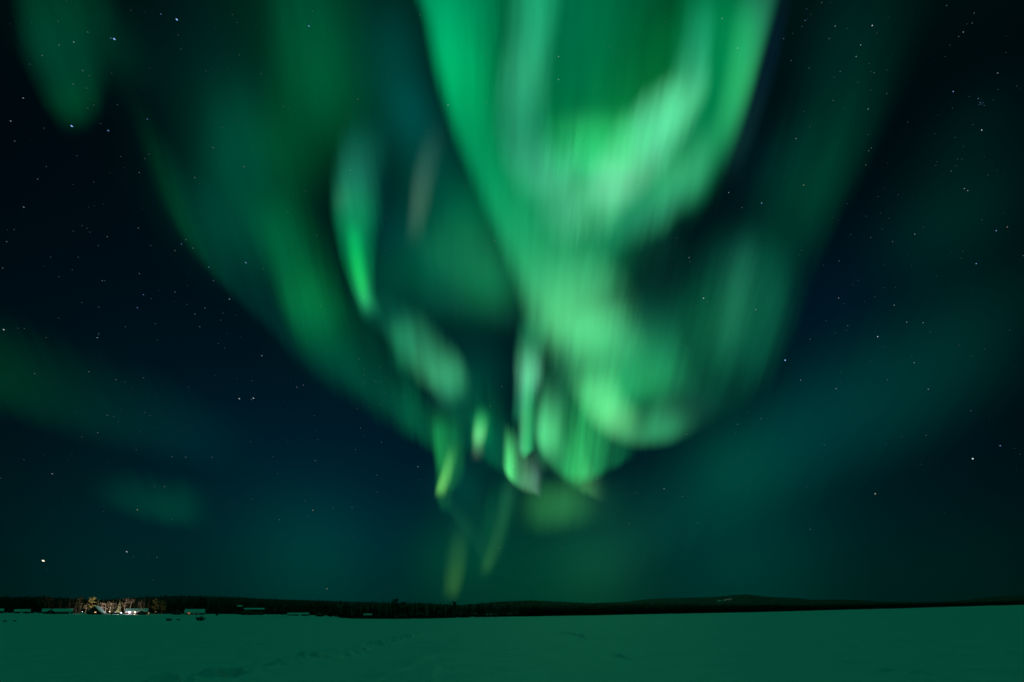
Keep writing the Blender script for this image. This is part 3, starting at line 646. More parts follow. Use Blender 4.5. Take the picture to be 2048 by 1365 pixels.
ribbon(Kc, [(850, 830, 24, 80, K0), (905, 862, 22, 95, (0, 62, 46)), (955, 890, 20, 100, (0, 60, 44)), (1000, 922, 18, 90, (8, 68, 46)), (1045, 955, 18, 80, (14, 66, 44)), (1100, 985, 18, 70, (8, 56, 38)), (1160, 1000, 16, 60, K0)], streak=0.5, rays=True)
ribbon(Kc, [(1022, 915, 22, 22, K0), (1008, 990, 24, 24, (2, 44, 32)), (992, 1060, 24, 24, (4, 42, 30)), (972, 1130, 18, 18, (4, 36, 26)), (955, 1180, 14, 14, K0)], streak=0.5, rag=0.2)
ribbon(Kc, [(1000, 918, 11, 50, K0), (1016, 938, 15, 60, (46, 122, 72)), (1032, 955, 14, 58, (62, 138, 88)), (1052, 968, 14, 50, (56, 118, 82)), (1072, 980, 8, 46, (52, 94, 72)), (1088, 990, 8, 40, K0)], streak=0.25, rays=True)
ribbon(Kc, [(1083, 925, 7, 9, K0), (1078, 948, 6, 8, (40, 34, 44)), (1075, 985, 6, 7, K0)], streak=0)
ribbon(Kc, [(1088, 590, 25, 30, K0), (1072, 650, 26, 22, (20, 84, 60)), (1063, 700, 24, 20, (52, 120, 90)), (1058, 750, 22, 21, (72, 150, 112)), (1046, 790, 15, 22, (52, 122, 90)), (1036, 830, 10, 20, (20, 84, 52)), (1036, 870, 10, 18, K0)], streak=0.3)
ribbon(Kc, [(1028, 878, 9, 90, K0), (1040, 890, 18, 110, (40, 118, 66)), (1050, 896, 18, 115, (44, 122, 70)), (1062, 896, 10, 100, (22, 90, 54)), (1078, 890, 10, 90, K0)], streak=0.3, rays=True)
ribbon(Kc, [(1056, 878, 20, 100, K0), (1078, 903, 24, 125, (48, 128, 78)), (1098, 921, 20, 125, (56, 136, 84)), (1125, 942, 17, 95, (38, 114, 66)), (1150, 960, 15, 62, (36, 106, 62)), (1174, 976, 12, 40, (34, 86, 52)), (1196, 990, 10, 30, (14, 50, 34)), (1225, 1006, 9, 24, K0)], streak=0.3, rays=True)
ribbon(Kc, [(1085, 900, 20, 120, K0), (1125, 930, 20, 160, (16, 86, 52)), (1165, 942, 20, 170, (20, 94, 58)), (1205, 930, 20, 160, (16, 90, 56)), (1245, 910, 18, 120, (8, 70, 46)), (1290, 890, 16, 80, K0)], streak=0.5, rays=True)
ribbon(Kc, [(1095, 790, 30, 90, K0), (1118, 800, 30, 110, (14, 70, 50)), (1140, 806, 30, 110, (14, 72, 50)), (1165, 810, 30, 90, K0)], streak=0.7, rays=True)
L1 = aurora('aurora_curtain', 'dull olive smear just below the bright tangle of rays')
patch(L1, 1115, 1008, 40, 62, 80, (18, 68, 40), 0.12, rag=0.08)
patch(L1, 1165, 1000, 46, 70, 75, (10, 50, 32), 0.12, rag=0.08)
ribbon(L1, [(1090, 970, 34, 34, K0), (1103, 1020, 36, 36, (8, 40, 25)), (1110, 1075, 26, 26, K0)], streak=0.2)
M1 = aurora('aurora_curtain', 'pair of thin yellow-green beams reaching down to the treeline')
ribbon(M1, [(1036, 900, 12, 12, K0), (1018, 980, 13, 13, (14, 46, 30)), (1002, 1050, 12, 13, (16, 48, 30)), (986, 1100, 11, 13, (24, 62, 34)), (972, 1135, 10, 12, (28, 68, 36)), (960, 1165, 8, 9, K0)], streak=0.1, rag=0.12)
ribbon(M1, [(930, 1010, 18, 17, K0), (920, 1085, 19, 16, (16, 50, 30)), (913, 1140, 18, 15, (32, 72, 36)), (906, 1180, 16, 13, (26, 66, 32)), (894, 1215, 14, 12, K0)], streak=0.15, rag=0.12)
ribbon(M1, [(876, 985, 6, 14, K0), (905, 1025, 6, 16, (12, 58, 38)), (940, 1070, 7, 18, (10, 48, 34)), (970, 1125, 6, 14, (12, 40, 26)), (975, 1145, 6, 8, K0)], streak=0.1, rag=0.12)
ribbon(M1, [(935, 930, 16, 30, K0), (925, 1020, 16, 40, (0, 36, 28)), (915, 1110, 16, 40, (0, 36, 24)), (905, 1190, 16, 30, K0)], streak=0.3, rag=0.12)

# -- faint outliers
N1 = aurora('aurora_curtain', 'isolated green wedge in the top left corner, tapering to a bright blue star')
ribbon(N1, [(60, -160, 50, 110, K0), (78, -20, 40, 110, (0, 58, 36)), (95, 80, 42, 95, (0, 64, 42)), (125, 150, 42, 75, (0, 60, 40)), (142, 205, 38, 50, (0, 60, 34)), (146, 250, 26, 34, (0, 22, 12)), (146, 285, 20, 24, K0)], streak=0.15)
O1 = aurora('aurora_curtain', 'long faint green streak low along the left edge of the sky')
ribbon(O1, [(-160, 700, 50, 90, K0), (-40, 750, 45, 90, (0, 48, 24)), (60, 790, 42, 90, (0, 50, 26)), (180, 828, 42, 85, (0, 40, 30)), (310, 860, 42, 75, (0, 32, 30)), (430, 890, 40, 60, (0, 22, 24)), (560, 915, 40, 50, K0)], streak=0.1)
P1 = aurora('aurora_curtain', 'small faint green smudge floating low over the cabins on the left')
ribbon(P1, [(150, 965, 22, 30, K0), (230, 990, 24, 40, (0, 40, 34)), (310, 1012, 26, 45, (0, 48, 38)), (370, 1022, 26, 45, (0, 46, 38)), (450, 1030, 24, 40, K0)], streak=0.1)
Q1 = aurora('aurora_curtain', 'wide dim teal veil rising to the right above the low hills')
ribbon(Q1, [(1020, 1190, 60, 60, K0), (1160, 1110, 60, 80, (6, 38, 28)), (1300, 1040, 70, 90, (2, 36, 32)), (1450, 960, 80, 100, (0, 36, 34)), (1620, 870, 90, 110, (0, 34, 34)), (1800, 780, 100, 120, (0, 34, 32)), (1960, 690, 100, 120, (0, 26, 22)), (2120, 620, 100, 120, K0)], streak=0.1)
#AURORA_END

# ------------------------------------------------------------------ ground: one snow sheet, its level fitted to the far shore
# (pixel x, pixel y of the shoreline, its distance in metres)
SHORE = [(-400, 1224, 380), (0, 1227.5, 380), (170, 1229.3, 385), (300, 1230.2, 390), (420, 1230.2, 395), (520, 1230.8, 400), (600, 1232, 405), (660, 1234.5, 410),
         (700, 1238.0, 415), (780, 1238.8, 418), (860, 1238.0, 420), (950, 1235.6, 425), (1060, 1233.6, 440), (1200, 1231.4, 470), (1400, 1227.4, 530),
         (1560, 1224, 600), (1800, 1217.6, 700), (2048, 1210.4, 820), (2400, 1206, 900)]
_az, _D, _z = [], [], []
for (sx, sy, sd) in SHORE:
    p = at(sx, sy, sd)
    _az.append(math.atan2(p.x, p.y)); _D.append(sd); _z.append(p.z)
_az = [-math.pi] + [-1.6] + _az + [1.6] + [math.pi]
_D = [500, 420] + _D + [900, 500]
_z = [0, 0] + _z + [0, 0]


def vnoise(x, y, seed=0):
    xi, yi = np.floor(x).astype(np.int64), np.floor(y).astype(np.int64)
    fx, fy = x - xi, y - yi
    fx, fy = fx * fx * (3 - 2 * fx), fy * fy * (3 - 2 * fy)

    def h(a, b):
        n = (a * 374761393 + b * 668265263 + seed * 974711) & 0xFFFFFFFF
        n = ((n ^ (n >> 13)) * 1274126177) & 0xFFFFFFFF
        return ((n ^ (n >> 16)) & 0xFFFF) / 65535.0
    return (h(xi, yi) * (1 - fx) + h(xi + 1, yi) * fx) * (1 - fy) + (h(xi, yi + 1) * (1 - fx) + h(xi + 1, yi + 1) * fx) * fy


def base_z(x, y):
    r = np.hypot(x, y); az = np.arctan2(x, y)
    D = np.interp(az, _az, _D); zs = np.interp(az, _az, _z)
    return np.where(r < D, zs * r / D, zs + 0.012 * np.minimum(r - D, 150.0))


def ground_hit(px, py):
    d = ray(px, py)
    h = math.hypot(d.x, d.y); s = d.z / h; az = math.atan2(d.x, d.y)
    D = float(np.interp(az, _az, _D)); zs = float(np.interp(az, _az, _z))
    r = EYE / (zs / D - s)
    return Vector((d.x / h * r, d.y / h * r, zs / D * r))


def gz(x, y):
    return float(base_z(np.array([x]), np.array([y]))[0])


def poly_dist(X, Y, pts):
    """Distance to a polyline, signed (left of travel positive), and the running length along it."""
    best = np.full(X.shape, 1e9); sgn = np.zeros(X.shape); run = np.zeros(X.shape); acc = 0.0
    for (a, b) in zip(pts[:-1], pts[1:]):
        dx, dy = b[0] - a[0], b[1] - a[1]
        L2 = dx * dx + dy * dy; ln = math.sqrt(L2)
        t = np.clip(((X - a[0]) * dx + (Y - a[1]) * dy) / L2, 0, 1)
        ex, ey = X - a[0] - t * dx, Y - a[1] - t * dy
        d = np.hypot(ex, ey)
        s = np.sign(dx * (Y - a[1]) - dy * (X - a[0]))
        k = d < best
        best = np.where(k, d, best); sgn = np.where(k, s, sgn); run = np.where(k, acc + t * ln, run)
        acc += ln
    return best * sgn, run, acc


def snow_relief(X, Y):
    r = np.hypot(X, Y)
    fade = np.clip((170 - r) / 120, 0, 1)
    h = (vnoise(X / 9, Y / 4.5, 3) - .5) * 0.16 + (vnoise(X / 2.6, Y / 1.3, 5) - .5) * 0.08 + (vnoise(X / 0.8, Y / 0.5, 9) - .5) * 0.02
    # lumpy edge of the packed track, trodden on its left side
    P = [ground_hit(*q) for q in ((180, 1385), (330, 1366), (430, 1353), (530, 1337), (625, 1319), (700, 1303), (765, 1288), (810, 1277), (850, 1266))]
    d, run, tot = poly_dist(X, Y, [(p.x, p.y) for p in P])
    end = np.clip((tot - run) / 14, 0, 1)
    side = np.where(d > 0, np.exp(-(d / 1.1) ** 2), np.exp(-(d / 0.3) ** 2))
    lum = np.maximum(vnoise(X / 0.42 + 7, Y / 0.5, 21) - .58, 0) * 1.0 + (vnoise(X / 0.3, Y / 0.4, 22) - .5) * 0.16
    h = h + end * side * (0.05 + lum * 0.85)
    # footprints pressed into it
    fp = np.maximum(vnoise(X / 0.4 + 31, Y / 0.55 + 5, 27) - .66, 0)
    h = h - end * np.exp(-((d - 0.6) / 0.9) ** 2) * fp * 2.8
    lane = np.where(d < 0, np.exp(-((d + 2.6) / 2.0) ** 4), 0)
    h = h - end * lane * 0.16
    # second, weaker edge on the other side of the lane
    for pts, hh, w in ((((700, 1382), (750, 1362), (800, 1343), (845, 1321), (885, 1303)), 0.14, 0.5),
                       (((860, 1372), (868, 1345), (872, 1330)), 0.08, 0.4),
                       (((1100, 1266), (1144, 1270), (1164, 1274), (1184, 1281)), 0.2, 0.5),
                       (((1215, 1307), (1240, 1314), (1268, 1324), (1300, 1334)), 0.13, 0.3),
                       (((1180, 1262), (1260, 1268), (1330, 1278)), 0.12, 0.7),
                       (((1625, 1325), (1660, 1330), (1700, 1333)), 0.12, 0.4),
                       (((1740, 1350), (1766, 1347), (1795, 1344)), 0.09, 0.22),
                       (((1800, 1352), (1830, 1354), (1870, 1357)), 0.12, 0.3),
                       (((930, 1300), (1040, 1290), (1160, 1296)), 0.08, 0.8),
                       (((1350, 1345), (1420, 1352), (1500, 1356)), 0.06, 0.5)):
        Q = [ground_hit(*q) for q in pts]
        d, run, tot = poly_dist(X, Y, [(p.x, p.y) for p in Q])
        tp = np.clip(np.minimum(run, tot - run) / (0.35 * tot), 0, 1)
        wob = vnoise(X / 0.9, Y / 0.9, 41) * 0.7 + 0.5
        h = h + 1.3 * hh * tp * wob * np.where(d > 0, np.exp(-(d / (2.2 * w)) ** 2), np.exp(-(d / (0.35 * w)) ** 2))
    return h * fade


def build_ground():
    rr = [2.0]
    while rr[-1] < 9000:
        r = rr[-1]
        rr.append(r * (1.03 if r < 11 else 1.0075 if r < 40 else 1.012 if r < 120 else 1.05 if r < 900 else 1.15))
    rr = np.array(rr)
    aa = np.concatenate([np.linspace(-math.pi, -1.06, 60, endpoint=False), np.linspace(-1.06, 1.06, 900, endpoint=False), np.linspace(1.06, math.pi, 60, endpoint=False)])
    A_, R_ = np.meshgrid(aa, rr)
    X, Y = np.sin(A_) * R_, np.cos(A_) * R_
    Z = base_z(X, Y) + snow_relief(X, Y)
    n, m = X.shape
    V = np.stack([X, Y, Z], -1).reshape(-1, 3)
    i, j = np.meshgrid(np.arange(n - 1), np.arange(m), indexing='ij')
    j2 = (j + 1) % m
    Fq = np.stack([i * m + j, i * m + j2, (i + 1) * m + j2, (i + 1) * m + j], -1).reshape(-1, 4)[:, ::-1]
    me = bpy.data.meshes.new('snow_ground')
    me.vertices.add(len(V) + 1)
    V = np.vstack([V, [[0, 0, 0]]])
    me.vertices.foreach_set('co', V.ravel())
    c = len(V) - 1
    tri = np.stack([np.full(m, c), (np.arange(m) + 1) % m, np.arange(m)], -1)
    nq, nt_ = len(Fq), len(tri)
    me.loops.add(nq * 4 + nt_ * 3); me.polygons.add(nq + nt_)
    me.loops.foreach_set('vertex_index', np.concatenate([Fq.ravel(), tri.ravel()]).astype(np.int32))
    me.polygons.foreach_set('loop_start', np.concatenate([np.arange(nq) * 4, nq * 4 + np.arange(nt_) * 3]).astype(np.int32))
    me.update(calc_edges=True)
    me.polygons.foreach_set('use_smooth', [True] * (nq + nt_))
    m_, nt, N, L = new_mat('snow')
    b = N['Principled BSDF']
    b.inputs['Base Color'].default_value = (0.80, 0.84, 0.88, 1)
    b.inputs['Roughness'].default_value = 0.55
    b.inputs['Specular IOR Level'].default_value = 0.35
    tc = N.new('ShaderNodeTexCoord')
    n1 = N.new('ShaderNodeTexNoise'); n1.inputs['Scale'].default_value = 0.6; n1.inputs['Detail'].default_value = 8; n1.inputs['Roughness'].default_value = 0.62
    L.new(tc.outputs['Object'], n1.inputs['Vector'])
    bp = N.new('ShaderNodeBump'); bp.inputs['Strength'].default_value = 0.6; bp.inputs['Distance'].default_value = 0.25
    L.new(n1.outputs['Fac'], bp.inputs['Height']); L.new(bp.outputs['Normal'], b.inputs['Normal'])
    rp = N.new('ShaderNodeValToRGB')
    rp.color_ramp.elements[0].color = (0.56, 0.75, 0.82, 1); rp.color_ramp.elements[1].color = (0.64, 0.82, 0.88, 1)
    rp.color_ramp.elements[0].position, rp.color_ramp.elements[1].position = 0.35, 0.65
    L.new(n1.outputs['Fac'], rp.inputs['Fac']); L.new(rp.outputs['Color'], b.inputs['Base Color'])
    me.materials.append(m_)
    o = link('snow_ground', me)
    tag(o, 'wide flat field of trackmarked snow over a frozen lake', 'snow field', kind='structure')


build_ground()

# ------------------------------------------------------------------ shared materials
M_FOREST_FLOOR = surface('forest_floor', (0.010, 0.014, 0.012), (0.02, 0.026, 0.022), scale=0.05, bump=0)
M_NEEDLES = surface('needles', (0.03, 0.045, 0.026), (0.055, 0.07, 0.04), rough=0.7, scale=2.0, bump=0)
M_FAR_NEEDLES = surface('far_needles', (0.022, 0.03, 0.022), (0.034, 0.042, 0.03), rough=0.8, scale=0.3, bump=0)
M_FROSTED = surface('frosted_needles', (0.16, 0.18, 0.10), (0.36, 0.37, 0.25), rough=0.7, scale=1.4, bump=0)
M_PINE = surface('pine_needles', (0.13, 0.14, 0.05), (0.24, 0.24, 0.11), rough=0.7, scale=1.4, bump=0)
M_BARK = surface('bark', (0.09, 0.065, 0.05), (0.16, 0.12, 0.09), scale=3, bump=0.4)
M_PINEBARK = surface('pine_bark', (0.24, 0.12, 0.07), (0.36, 0.19, 0.11), scale=3, bump=0.4)
M_BIRCH = surface('birch_bark', (0.2, 0.17, 0.15), (0.36, 0.31, 0.28), scale=2, bump=0.2)
M_TWIG = surface('twigs', (0.11, 0.085, 0.075), (0.19, 0.15, 0.13), scale=3, bump=0)
M_SNOWCAP = surface('roof_snow', (0.76, 0.8, 0.85), (0.84, 0.87, 0.9), rough=0.6, scale=1.0, bump=0.4, dist=0.1)
M_REDWOOD = surface('red_boards', (0.12, 0.02, 0.015), (0.17, 0.03, 0.02), scale=5, bump=0.3)
M_DARKWOOD = surface('dark_boards', (0.035, 0.026, 0.02), (0.06, 0.045, 0.035), scale=5, bump=0.3)
M_GREYWOOD = surface('grey_boards', (0.07, 0.07, 0.065), (0.11, 0.105, 0.1), scale=5, bump=0.3)
M_ORANGEWALL = surface('ochre_boards', (0.36, 0.14, 0.05), (0.46, 0.19, 0.07), scale=4, bump=0.3)
M_TRIM = surface('white_trim', (0.6, 0.6, 0.58), (0.7, 0.7, 0.68), scale=6, bump=0)
M_METAL = surface('dark_metal', (0.06, 0.06, 0.065), (0.1, 0.1, 0.1), rough=0.5, scale=8, bump=0)
M_BRICK = surface('chimney_brick', (0.2, 0.08, 0.06), (0.28, 0.12, 0.09), scale=6, bump=0.4)
M_GLASS = surface('dark_glass', (0.008, 0.01, 0.012), (0.012, 0.014, 0.016), rough=0.1, scale=1, bump=0, spec=0.5)
M_REED = surface('dry_reed', (0.03, 0.03, 0.02), (0.06, 0.055, 0.035), scale=4, bump=0)
M_WARM = glow_mat('warm_window', (1.0, 0.62, 0.28), 1.5)
M_DIMWARM = glow_mat('dim_window', (1.0, 0.5, 0.2), 0.35)
M_RED = glow_mat('red_window', (1.0, 0.22, 0.1), 2.6)
M_LAMP_W = glow_mat('white_bulb', (0.85, 0.92, 1.0), 9.0)
M_LAMP_O = glow_mat('warm_bulb', (1.0, 0.68, 0.36), 6.0)


# ------------------------------------------------------------------ hills: real landforms behind the lake, their crests read from the photograph
def hill(name, crest, R, near, label, seed, rough=6.0, floor=None):
    """crest: (px, py) of the skyline; R its distance; near: distance of the foot."""
    A_ = [(az_of(x, y), at(x, y, R).z) for x, y in crest]
    a0, a1 = A_[0][0], A_[-1][0]
    na, nr = 260, 40
    aa = np.linspace(a0, a1, na)
    top = np.interp(aa, [a for a, _ in A_], [z for _, z in A_])
    k = np.ones(5) / 5
    top[2:-2] = np.convolve(top, k, 'valid')
    tt = np.linspace(0, 1.9, nr)
    V = []
    for t in tt:
        r = near + (R - near) * t
        prof = t ** 1.35 if t <= 1 else max(0.0, 1 - ((t - 1) / 0.9) ** 1.6)
        X, Y = np.sin(aa) * r, np.cos(aa) * r
        foot = base_z(X, Y) - 0.6
        edge = np.clip(np.minimum(np.arange(na), na - 1 - np.arange(na)) / 10.0, 0, 1)
        Z = foot + (top - foot) * prof
        Z = Z + (vnoise(X / 60, Y / 60, seed) - .5) * rough * min(t, 1) * (1 - min(t, 1)) * 2
        Z = np.where(edge > 0, Z, foot - 1.5)
        V.append(np.stack([X, Y, Z], -1))
    V = np.array(V)
    faces = [(i * na + j, i * na + j + 1, (i + 1) * na + j + 1, (i + 1) * na + j) for i in range(nr - 1) for j in range(na - 1)]
    me = bpy.data.meshes.new(name)
    me.from_pydata([tuple(p) for p in V.reshape(-1, 3)], [], faces)
    me.polygons.foreach_set('use_smooth', [True] * len(faces))
    me.materials.append(floor or M_FOREST_FLOOR)
    o = link(name, me)
    tag(o, label, 'hill', kind='structure')

    def z_at(az, r):
        t = (r - near) / (R - near)
        x, y = math.sin(az) * r, math.cos(az) * r
        foot = gz(x, y) - 0.6
        tp = float(np.interp(az, aa, top))
        p = t ** 1.35 if t <= 1 else max(0.0, 1 - ((t - 1) / 0.9) ** 1.6)
        z = foot + (tp - foot) * max(p, 0)
        nz = float(vnoise(np.array([x / 60]), np.array([y / 60]), seed)[0])
        return z + (nz - .5) * rough * min(t, 1) * (1 - min(t, 1)) * 2
    return z_at, a0, a1


TREE_DROP = 8.0      # the crests carry trees, so the land itself lies a little below the skyline
def lower(crest, px):
    return [(x, y + px) for x, y in crest]


CREST_LEFT = [(-420, 1192), (-200, 1190), (0, 1192), (100, 1194), (200, 1199), (280, 1194), (340, 1190.5), (400, 1190.5), (460, 1192.5), (500, 1194.5), (560, 1197.5), (630, 1199.5), (700, 1202), (780, 1204), (860, 1206), (960, 1210), (1080, 1216)]
CREST_MID = [(900, 1216), (960, 1206), (1000, 1202.5), (1060, 1200), (1120, 1203), (1180, 1206), (1230, 1206.5), (1300, 1206), (1420, 1209), (1560, 1214)]
CREST_FAR = [(1120, 1210), (1200, 1207), (1250, 1205), (1280, 1201), (1310, 1198.2), (1370, 1196.6), (1430, 1195), (1470, 1190.6), (1492, 1189.6), (1515, 1192.5), (1545, 1195.4), (1570, 1196), (1600, 1197.8), (1622, 1201), (1670, 1200), (1715, 1201), (1760, 1204), (1800, 1205.2), (1860, 1206), (1960, 1208)]
CREST_RIGHT = [(1760, 1210), (1840, 1205.5), (1905, 1203.6), (1935, 1199.4), (1970, 1196), (2010, 1192), (2060, 1190.6), (2150, 1188), (2300, 1190), (2450, 1195)]
M_FAR_HILL = surface('far_hill_forest', (0.022, 0.03, 0.03), (0.05, 0.06, 0.06), scale=0.012, bump=0)
z_left, *_ = hill('hill', lower(CREST_LEFT, 1.6), 1500, 470, 'long low wooded hill behind the cabins', 4)
z_mid, *_ = hill('hill', lower(CREST_MID, 1.0), 2100, 560, 'low wooded rise in the middle of the skyline', 5)
z_far, *_ = hill('hill', lower(CREST_FAR, -1.0), 3600, 1500, 'distant rounded hill with a rounded top carrying a lit ski run', 6, 14, M_FAR_HILL)
z_right, *_ = hill('hill', lower(CREST_RIGHT, -0.6), 4200, 1600, 'distant hill rising beyond the far end of the lake', 7, 14, M_FAR_HILL)


# ------------------------------------------------------------------ trees
def conifer(h, w, levels, per, seed, droop=0.35, leafs=2, low=0.1, wf=0.5):
    """Spruce: tapered trunk and whorls of drooping branch sprays made of small leaf faces."""
    rnd = random.Random(seed)
    tr, cr = MB(), MB()
    tr.tube((0, 0, -0.6), (rnd.uniform(-.1, .1), rnd.uniform(-.1, .1), h * 0.97), h * 0.016, h * 0.003, 6)
    for i in range(levels):
        t = i / (levels - 1)
        z = h * (low + (0.985 - low) * t)
        reach = w * (1 - t) ** 0.85 * rnd.uniform(0.78, 1.12) + 0.12
        for k in range(per if t < 0.75 else max(3, per - 2)):
            if rnd.random() < 0.08: continue
            a = 2 * math.pi * (k + rnd.uniform(-.35, .35)) / per + i * 1.3
            L_ = reach * rnd.uniform(0.65, 1.15)
            d = Vector((math.cos(a), math.sin(a), 0)); s = Vector((-d.y, d.x, 0))
            p0 = Vector((0, 0, z)); p1 = p0 + d * L_ * 0.55 + Vector((0, 0, -droop * L_ * 0.35)); p2 = p0 + d * L_ + Vector((0, 0, -droop * L_ * rnd.uniform(.6, 1.0)))
            wd = L_ * wf * rnd.uniform(.7, 1.2)
            for q in range(leafs):
                e = rnd.uniform(-.18, .18) * L_; tilt = Vector((0, 0, rnd.uniform(-.25, .1) * L_))
                cr.face([p0, p1 + s * wd * .5 + tilt, p2 + s * e, p1 - s * wd * .5 + tilt])
            cr.face([p1 + s * wd * .4, p1 + s * wd * .75 + d * L_ * .2 + Vector((0, 0, -.22 * L_)), p1 + d * L_ * .15])
            cr.face([p1 - s * wd * .4, p1 + d * L_ * .15, p1 - s * wd * .75 + d * L_ * .2 + Vector((0, 0, -.22 * L_))])
    return tr, cr


def pine(h, w, seed):
    """Scots pine: tall bare trunk, a few limbs, an uneven crown of needle tufts."""
    rnd = random.Random(seed)
    tr, cr = MB(), MB()
    tr.tube((0, 0, -0.6), (0.15, 0.1, h * .5), h * 0.02, h * 0.014, 6); tr.tube((0.15, 0.1, h * .5), (0.05, 0, h * .93), h * 0.014, h * 0.004, 6)
    for i in range(26):
        t = rnd.uniform(0.35, 0.97) if i > 3 else rnd.uniform(.28, .4)
        a = rnd.uniform(0, 6.28); L_ = w * (1.15 - t) * rnd.uniform(.7, 1.3) + .3
        p = Vector((math.cos(a) * L_, math.sin(a) * L_, h * t + rnd.uniform(-.02, .05) * h))
        tr.tube((0.1, 0.05, h * t - .2), p, h * .005, h * .002, 4, cap=False)
        for q in range(16):
            c = p + Vector((rnd.gauss(0, .38), rnd.gauss(0, .38), rnd.gauss(0, .22))) * (w * .42)
            u = Vector((rnd.uniform(-1, 1), rnd.uniform(-1, 1), rnd.uniform(-.4, .8))).normalized(); v = u.orthogonal()
            s = w * rnd.uniform(.12, .24)
            cr.face([c - u * s, c + v * s * .45, c + u * s, c - v * s * .45])
    return tr, cr


def birch(h, w, seed, depth=4):
    """Bare birch: slender trunk and fine rising and drooping twigs."""
    rnd = random.Random(seed)
    tr, tw = MB(), MB()
    pts = [Vector((0, 0, -0.6))]
    for i in range(1, 7):
        pts.append(Vector((rnd.uniform(-.03, .03) * h, rnd.uniform(-.03, .03) * h, h * i / 6.2)))
    for i in range(6):
        tr.tube(pts[i], pts[i + 1], h * .014 * (1 - i / 7), h * .014 * (1 - (i + 1) / 7), 5, cap=False)

    def limb(p, d, L_, r, k):
        q = p + d * L_
        tw.tube(p, q, r, r * .6, 3, cap=False)
        if k <= 0: return
        for _ in range(3):
            nd = (d + Vector((rnd.uniform(-.8, .8), rnd.uniform(-.8, .8), rnd.uniform(-.35, .5)))).normalized()
            limb(p + d * L_ * rnd.uniform(.5, 1), nd, L_ * rnd.uniform(.5, .75), r * .6, k - 1)
    for i in range(13):
        t = rnd.uniform(.3, .95)
        a = rnd.uniform(0, 6.28)
        d = Vector((math.cos(a) * .8, math.sin(a) * .8, rnd.uniform(.3, .9))).normalized()
        limb(Vector((0, 0, h * t)), d, w * (1.2 - t * .8), .045, depth - 1)
    return tr, tw


def tree_proto(kind, name, label, cat, mats, builder, group=None):
    root = empty(name)
    tag(root, label, cat, group)
    tr, cr = builder
    tr.build('trunk', mats[0], root, True)
    cr.build('crown', mats[1], root)
    return root


USED = set()


def plant_tree(proto, px, dist, h_px=None, label=None, group=None, py_top=None, base_h=12.0, wide=1.0, zf=None):
    """Stands a copy of the tree on the ground in the direction px at the given distance; its top reaches py_top."""
    az = az_of(px, 1220)
    x, y = math.sin(az) * dist, math.cos(az) * dist
    z = gz(x, y) if zf is None else zf
    top = at(px, py_top, dist).z
    s = (top - z) / base_h
    t = proto if proto.name not in USED else copy_tree(proto)
    USED.add(proto.name)
    t.location = (x, y, z)
    t.rotation_euler = (0, 0, random.uniform(0, 6.28))
    t.scale = (s * wide, s * wide, s)
    if label: t['label'] = label
    if group: t['group'] = group
    return t


def S_(*a, **k): return conifer(*a, **k)


# the unlit forest mass on each slope: nobody could count these
def forest_mesh(name, spots, mats, label, cat='forest', per=6, levels=7):
    bases = []
    for s in range(5):
        tr, cr = conifer(1.0, 0.17, levels, per, 100 + s, leafs=1, low=0.02, wf=0.75)
        mb = MB()
        mb.v = list(cr.v); mb.f = list(cr.f); mb.m = [0] * len(cr.f)
        mb.tube((0, 0, -.08), (0, 0, .9), .02, .004, 4, cap=False)
        bases.append((np.array(mb.v), [tuple(f) for f in mb.f]))
    VV, FF, off = [], [], 0
    for (x, y, z, h, w) in spots:
        bv, bf = bases[rng.integers(0, 5)]
        a = rng.uniform(0, 6.28); c, s = math.cos(a), math.sin(a)
        v = bv.copy()
        vx = (v[:, 0] * c - v[:, 1] * s) * h * w + x; vy = (v[:, 0] * s + v[:, 1] * c) * h * w + y
        VV.append(np.stack([vx, vy, v[:, 2] * h + z], -1))
        FF.extend([tuple(i + off for i in f) for f in bf]); off += len(v)
    me = bpy.data.meshes.new(name)
    me.from_pydata(np.vstack(VV).tolist(), [], FF)
    me.materials.append(mats)
    o = link(name, me)
    return tag(o, label, cat, kind='stuff')


def scatter(px0, px1, r0, r1, n, zf, h0, h1, w=1.0, power=1.0):
    out = []
    for _ in range(n):
        px = random.uniform(px0, px1)
        az = az_of(px, 1215); r = r0 + (r1 - r0) * random.random() ** power
        x, y = math.sin(az) * r, math.cos(az) * r
        out.append((x, y, zf(az, r), random.uniform(h0, h1), w * random.uniform(.85, 1.3)))
    return out


forest_mesh('forest', scatter(-300, 1060, 500, 900, 1500, z_left, 7, 11, 1.25) + scatter(-300, 1000, 900, 1520, 1300, z_left, 4, 8, 1.6),
            M_FAR_NEEDLES, 'dark unlit forest covering the low hill behind the cabins', levels=6, per=5)
forest_mesh('forest', scatter(930, 1560, 575, 1000, 900, z_mid, 8, 12, 1.3) + scatter(930, 1400, 1000, 2120, 900, z_mid, 6, 9, 1.8),
            M_FAR_NEEDLES, 'black band of forest along the middle of the far shore', levels=5, per=5)


# right part of the far shore: a black belt of trees standing on the edge of the ice
def belt_z(az, r):
    return gz(math.sin(az) * r, math.cos(az) * r) - 0.3


spots = []
for px in np.arange(1040, 2400, 1.15):
    az = az_of(px, 1215); D = float(np.interp(az, _az, _D))
    for k in range(3):
        r = D + 6 + 26 * k + random.uniform(0, 30)
        y_top = np.interp(px, [1000, 1100, 1250, 1400, 1600, 1750, 1900, 2048, 2400], [1214, 1214, 1213, 1211, 1209, 1207, 1204.5, 1201, 1196]) + random.uniform(-1.5, 2.5)
        x, y = math.sin(az) * r, math.cos(az) * r
        z = gz(x, y) - .3
        spots.append((x, y, z, max(3.0, at(px, y_top, r).z - z), random.uniform(1.2, 1.9)))
forest_mesh('forest', spots, M_FAR_NEEDLES, 'thin black belt of trees at the right end of the ice', levels=6, per=5)

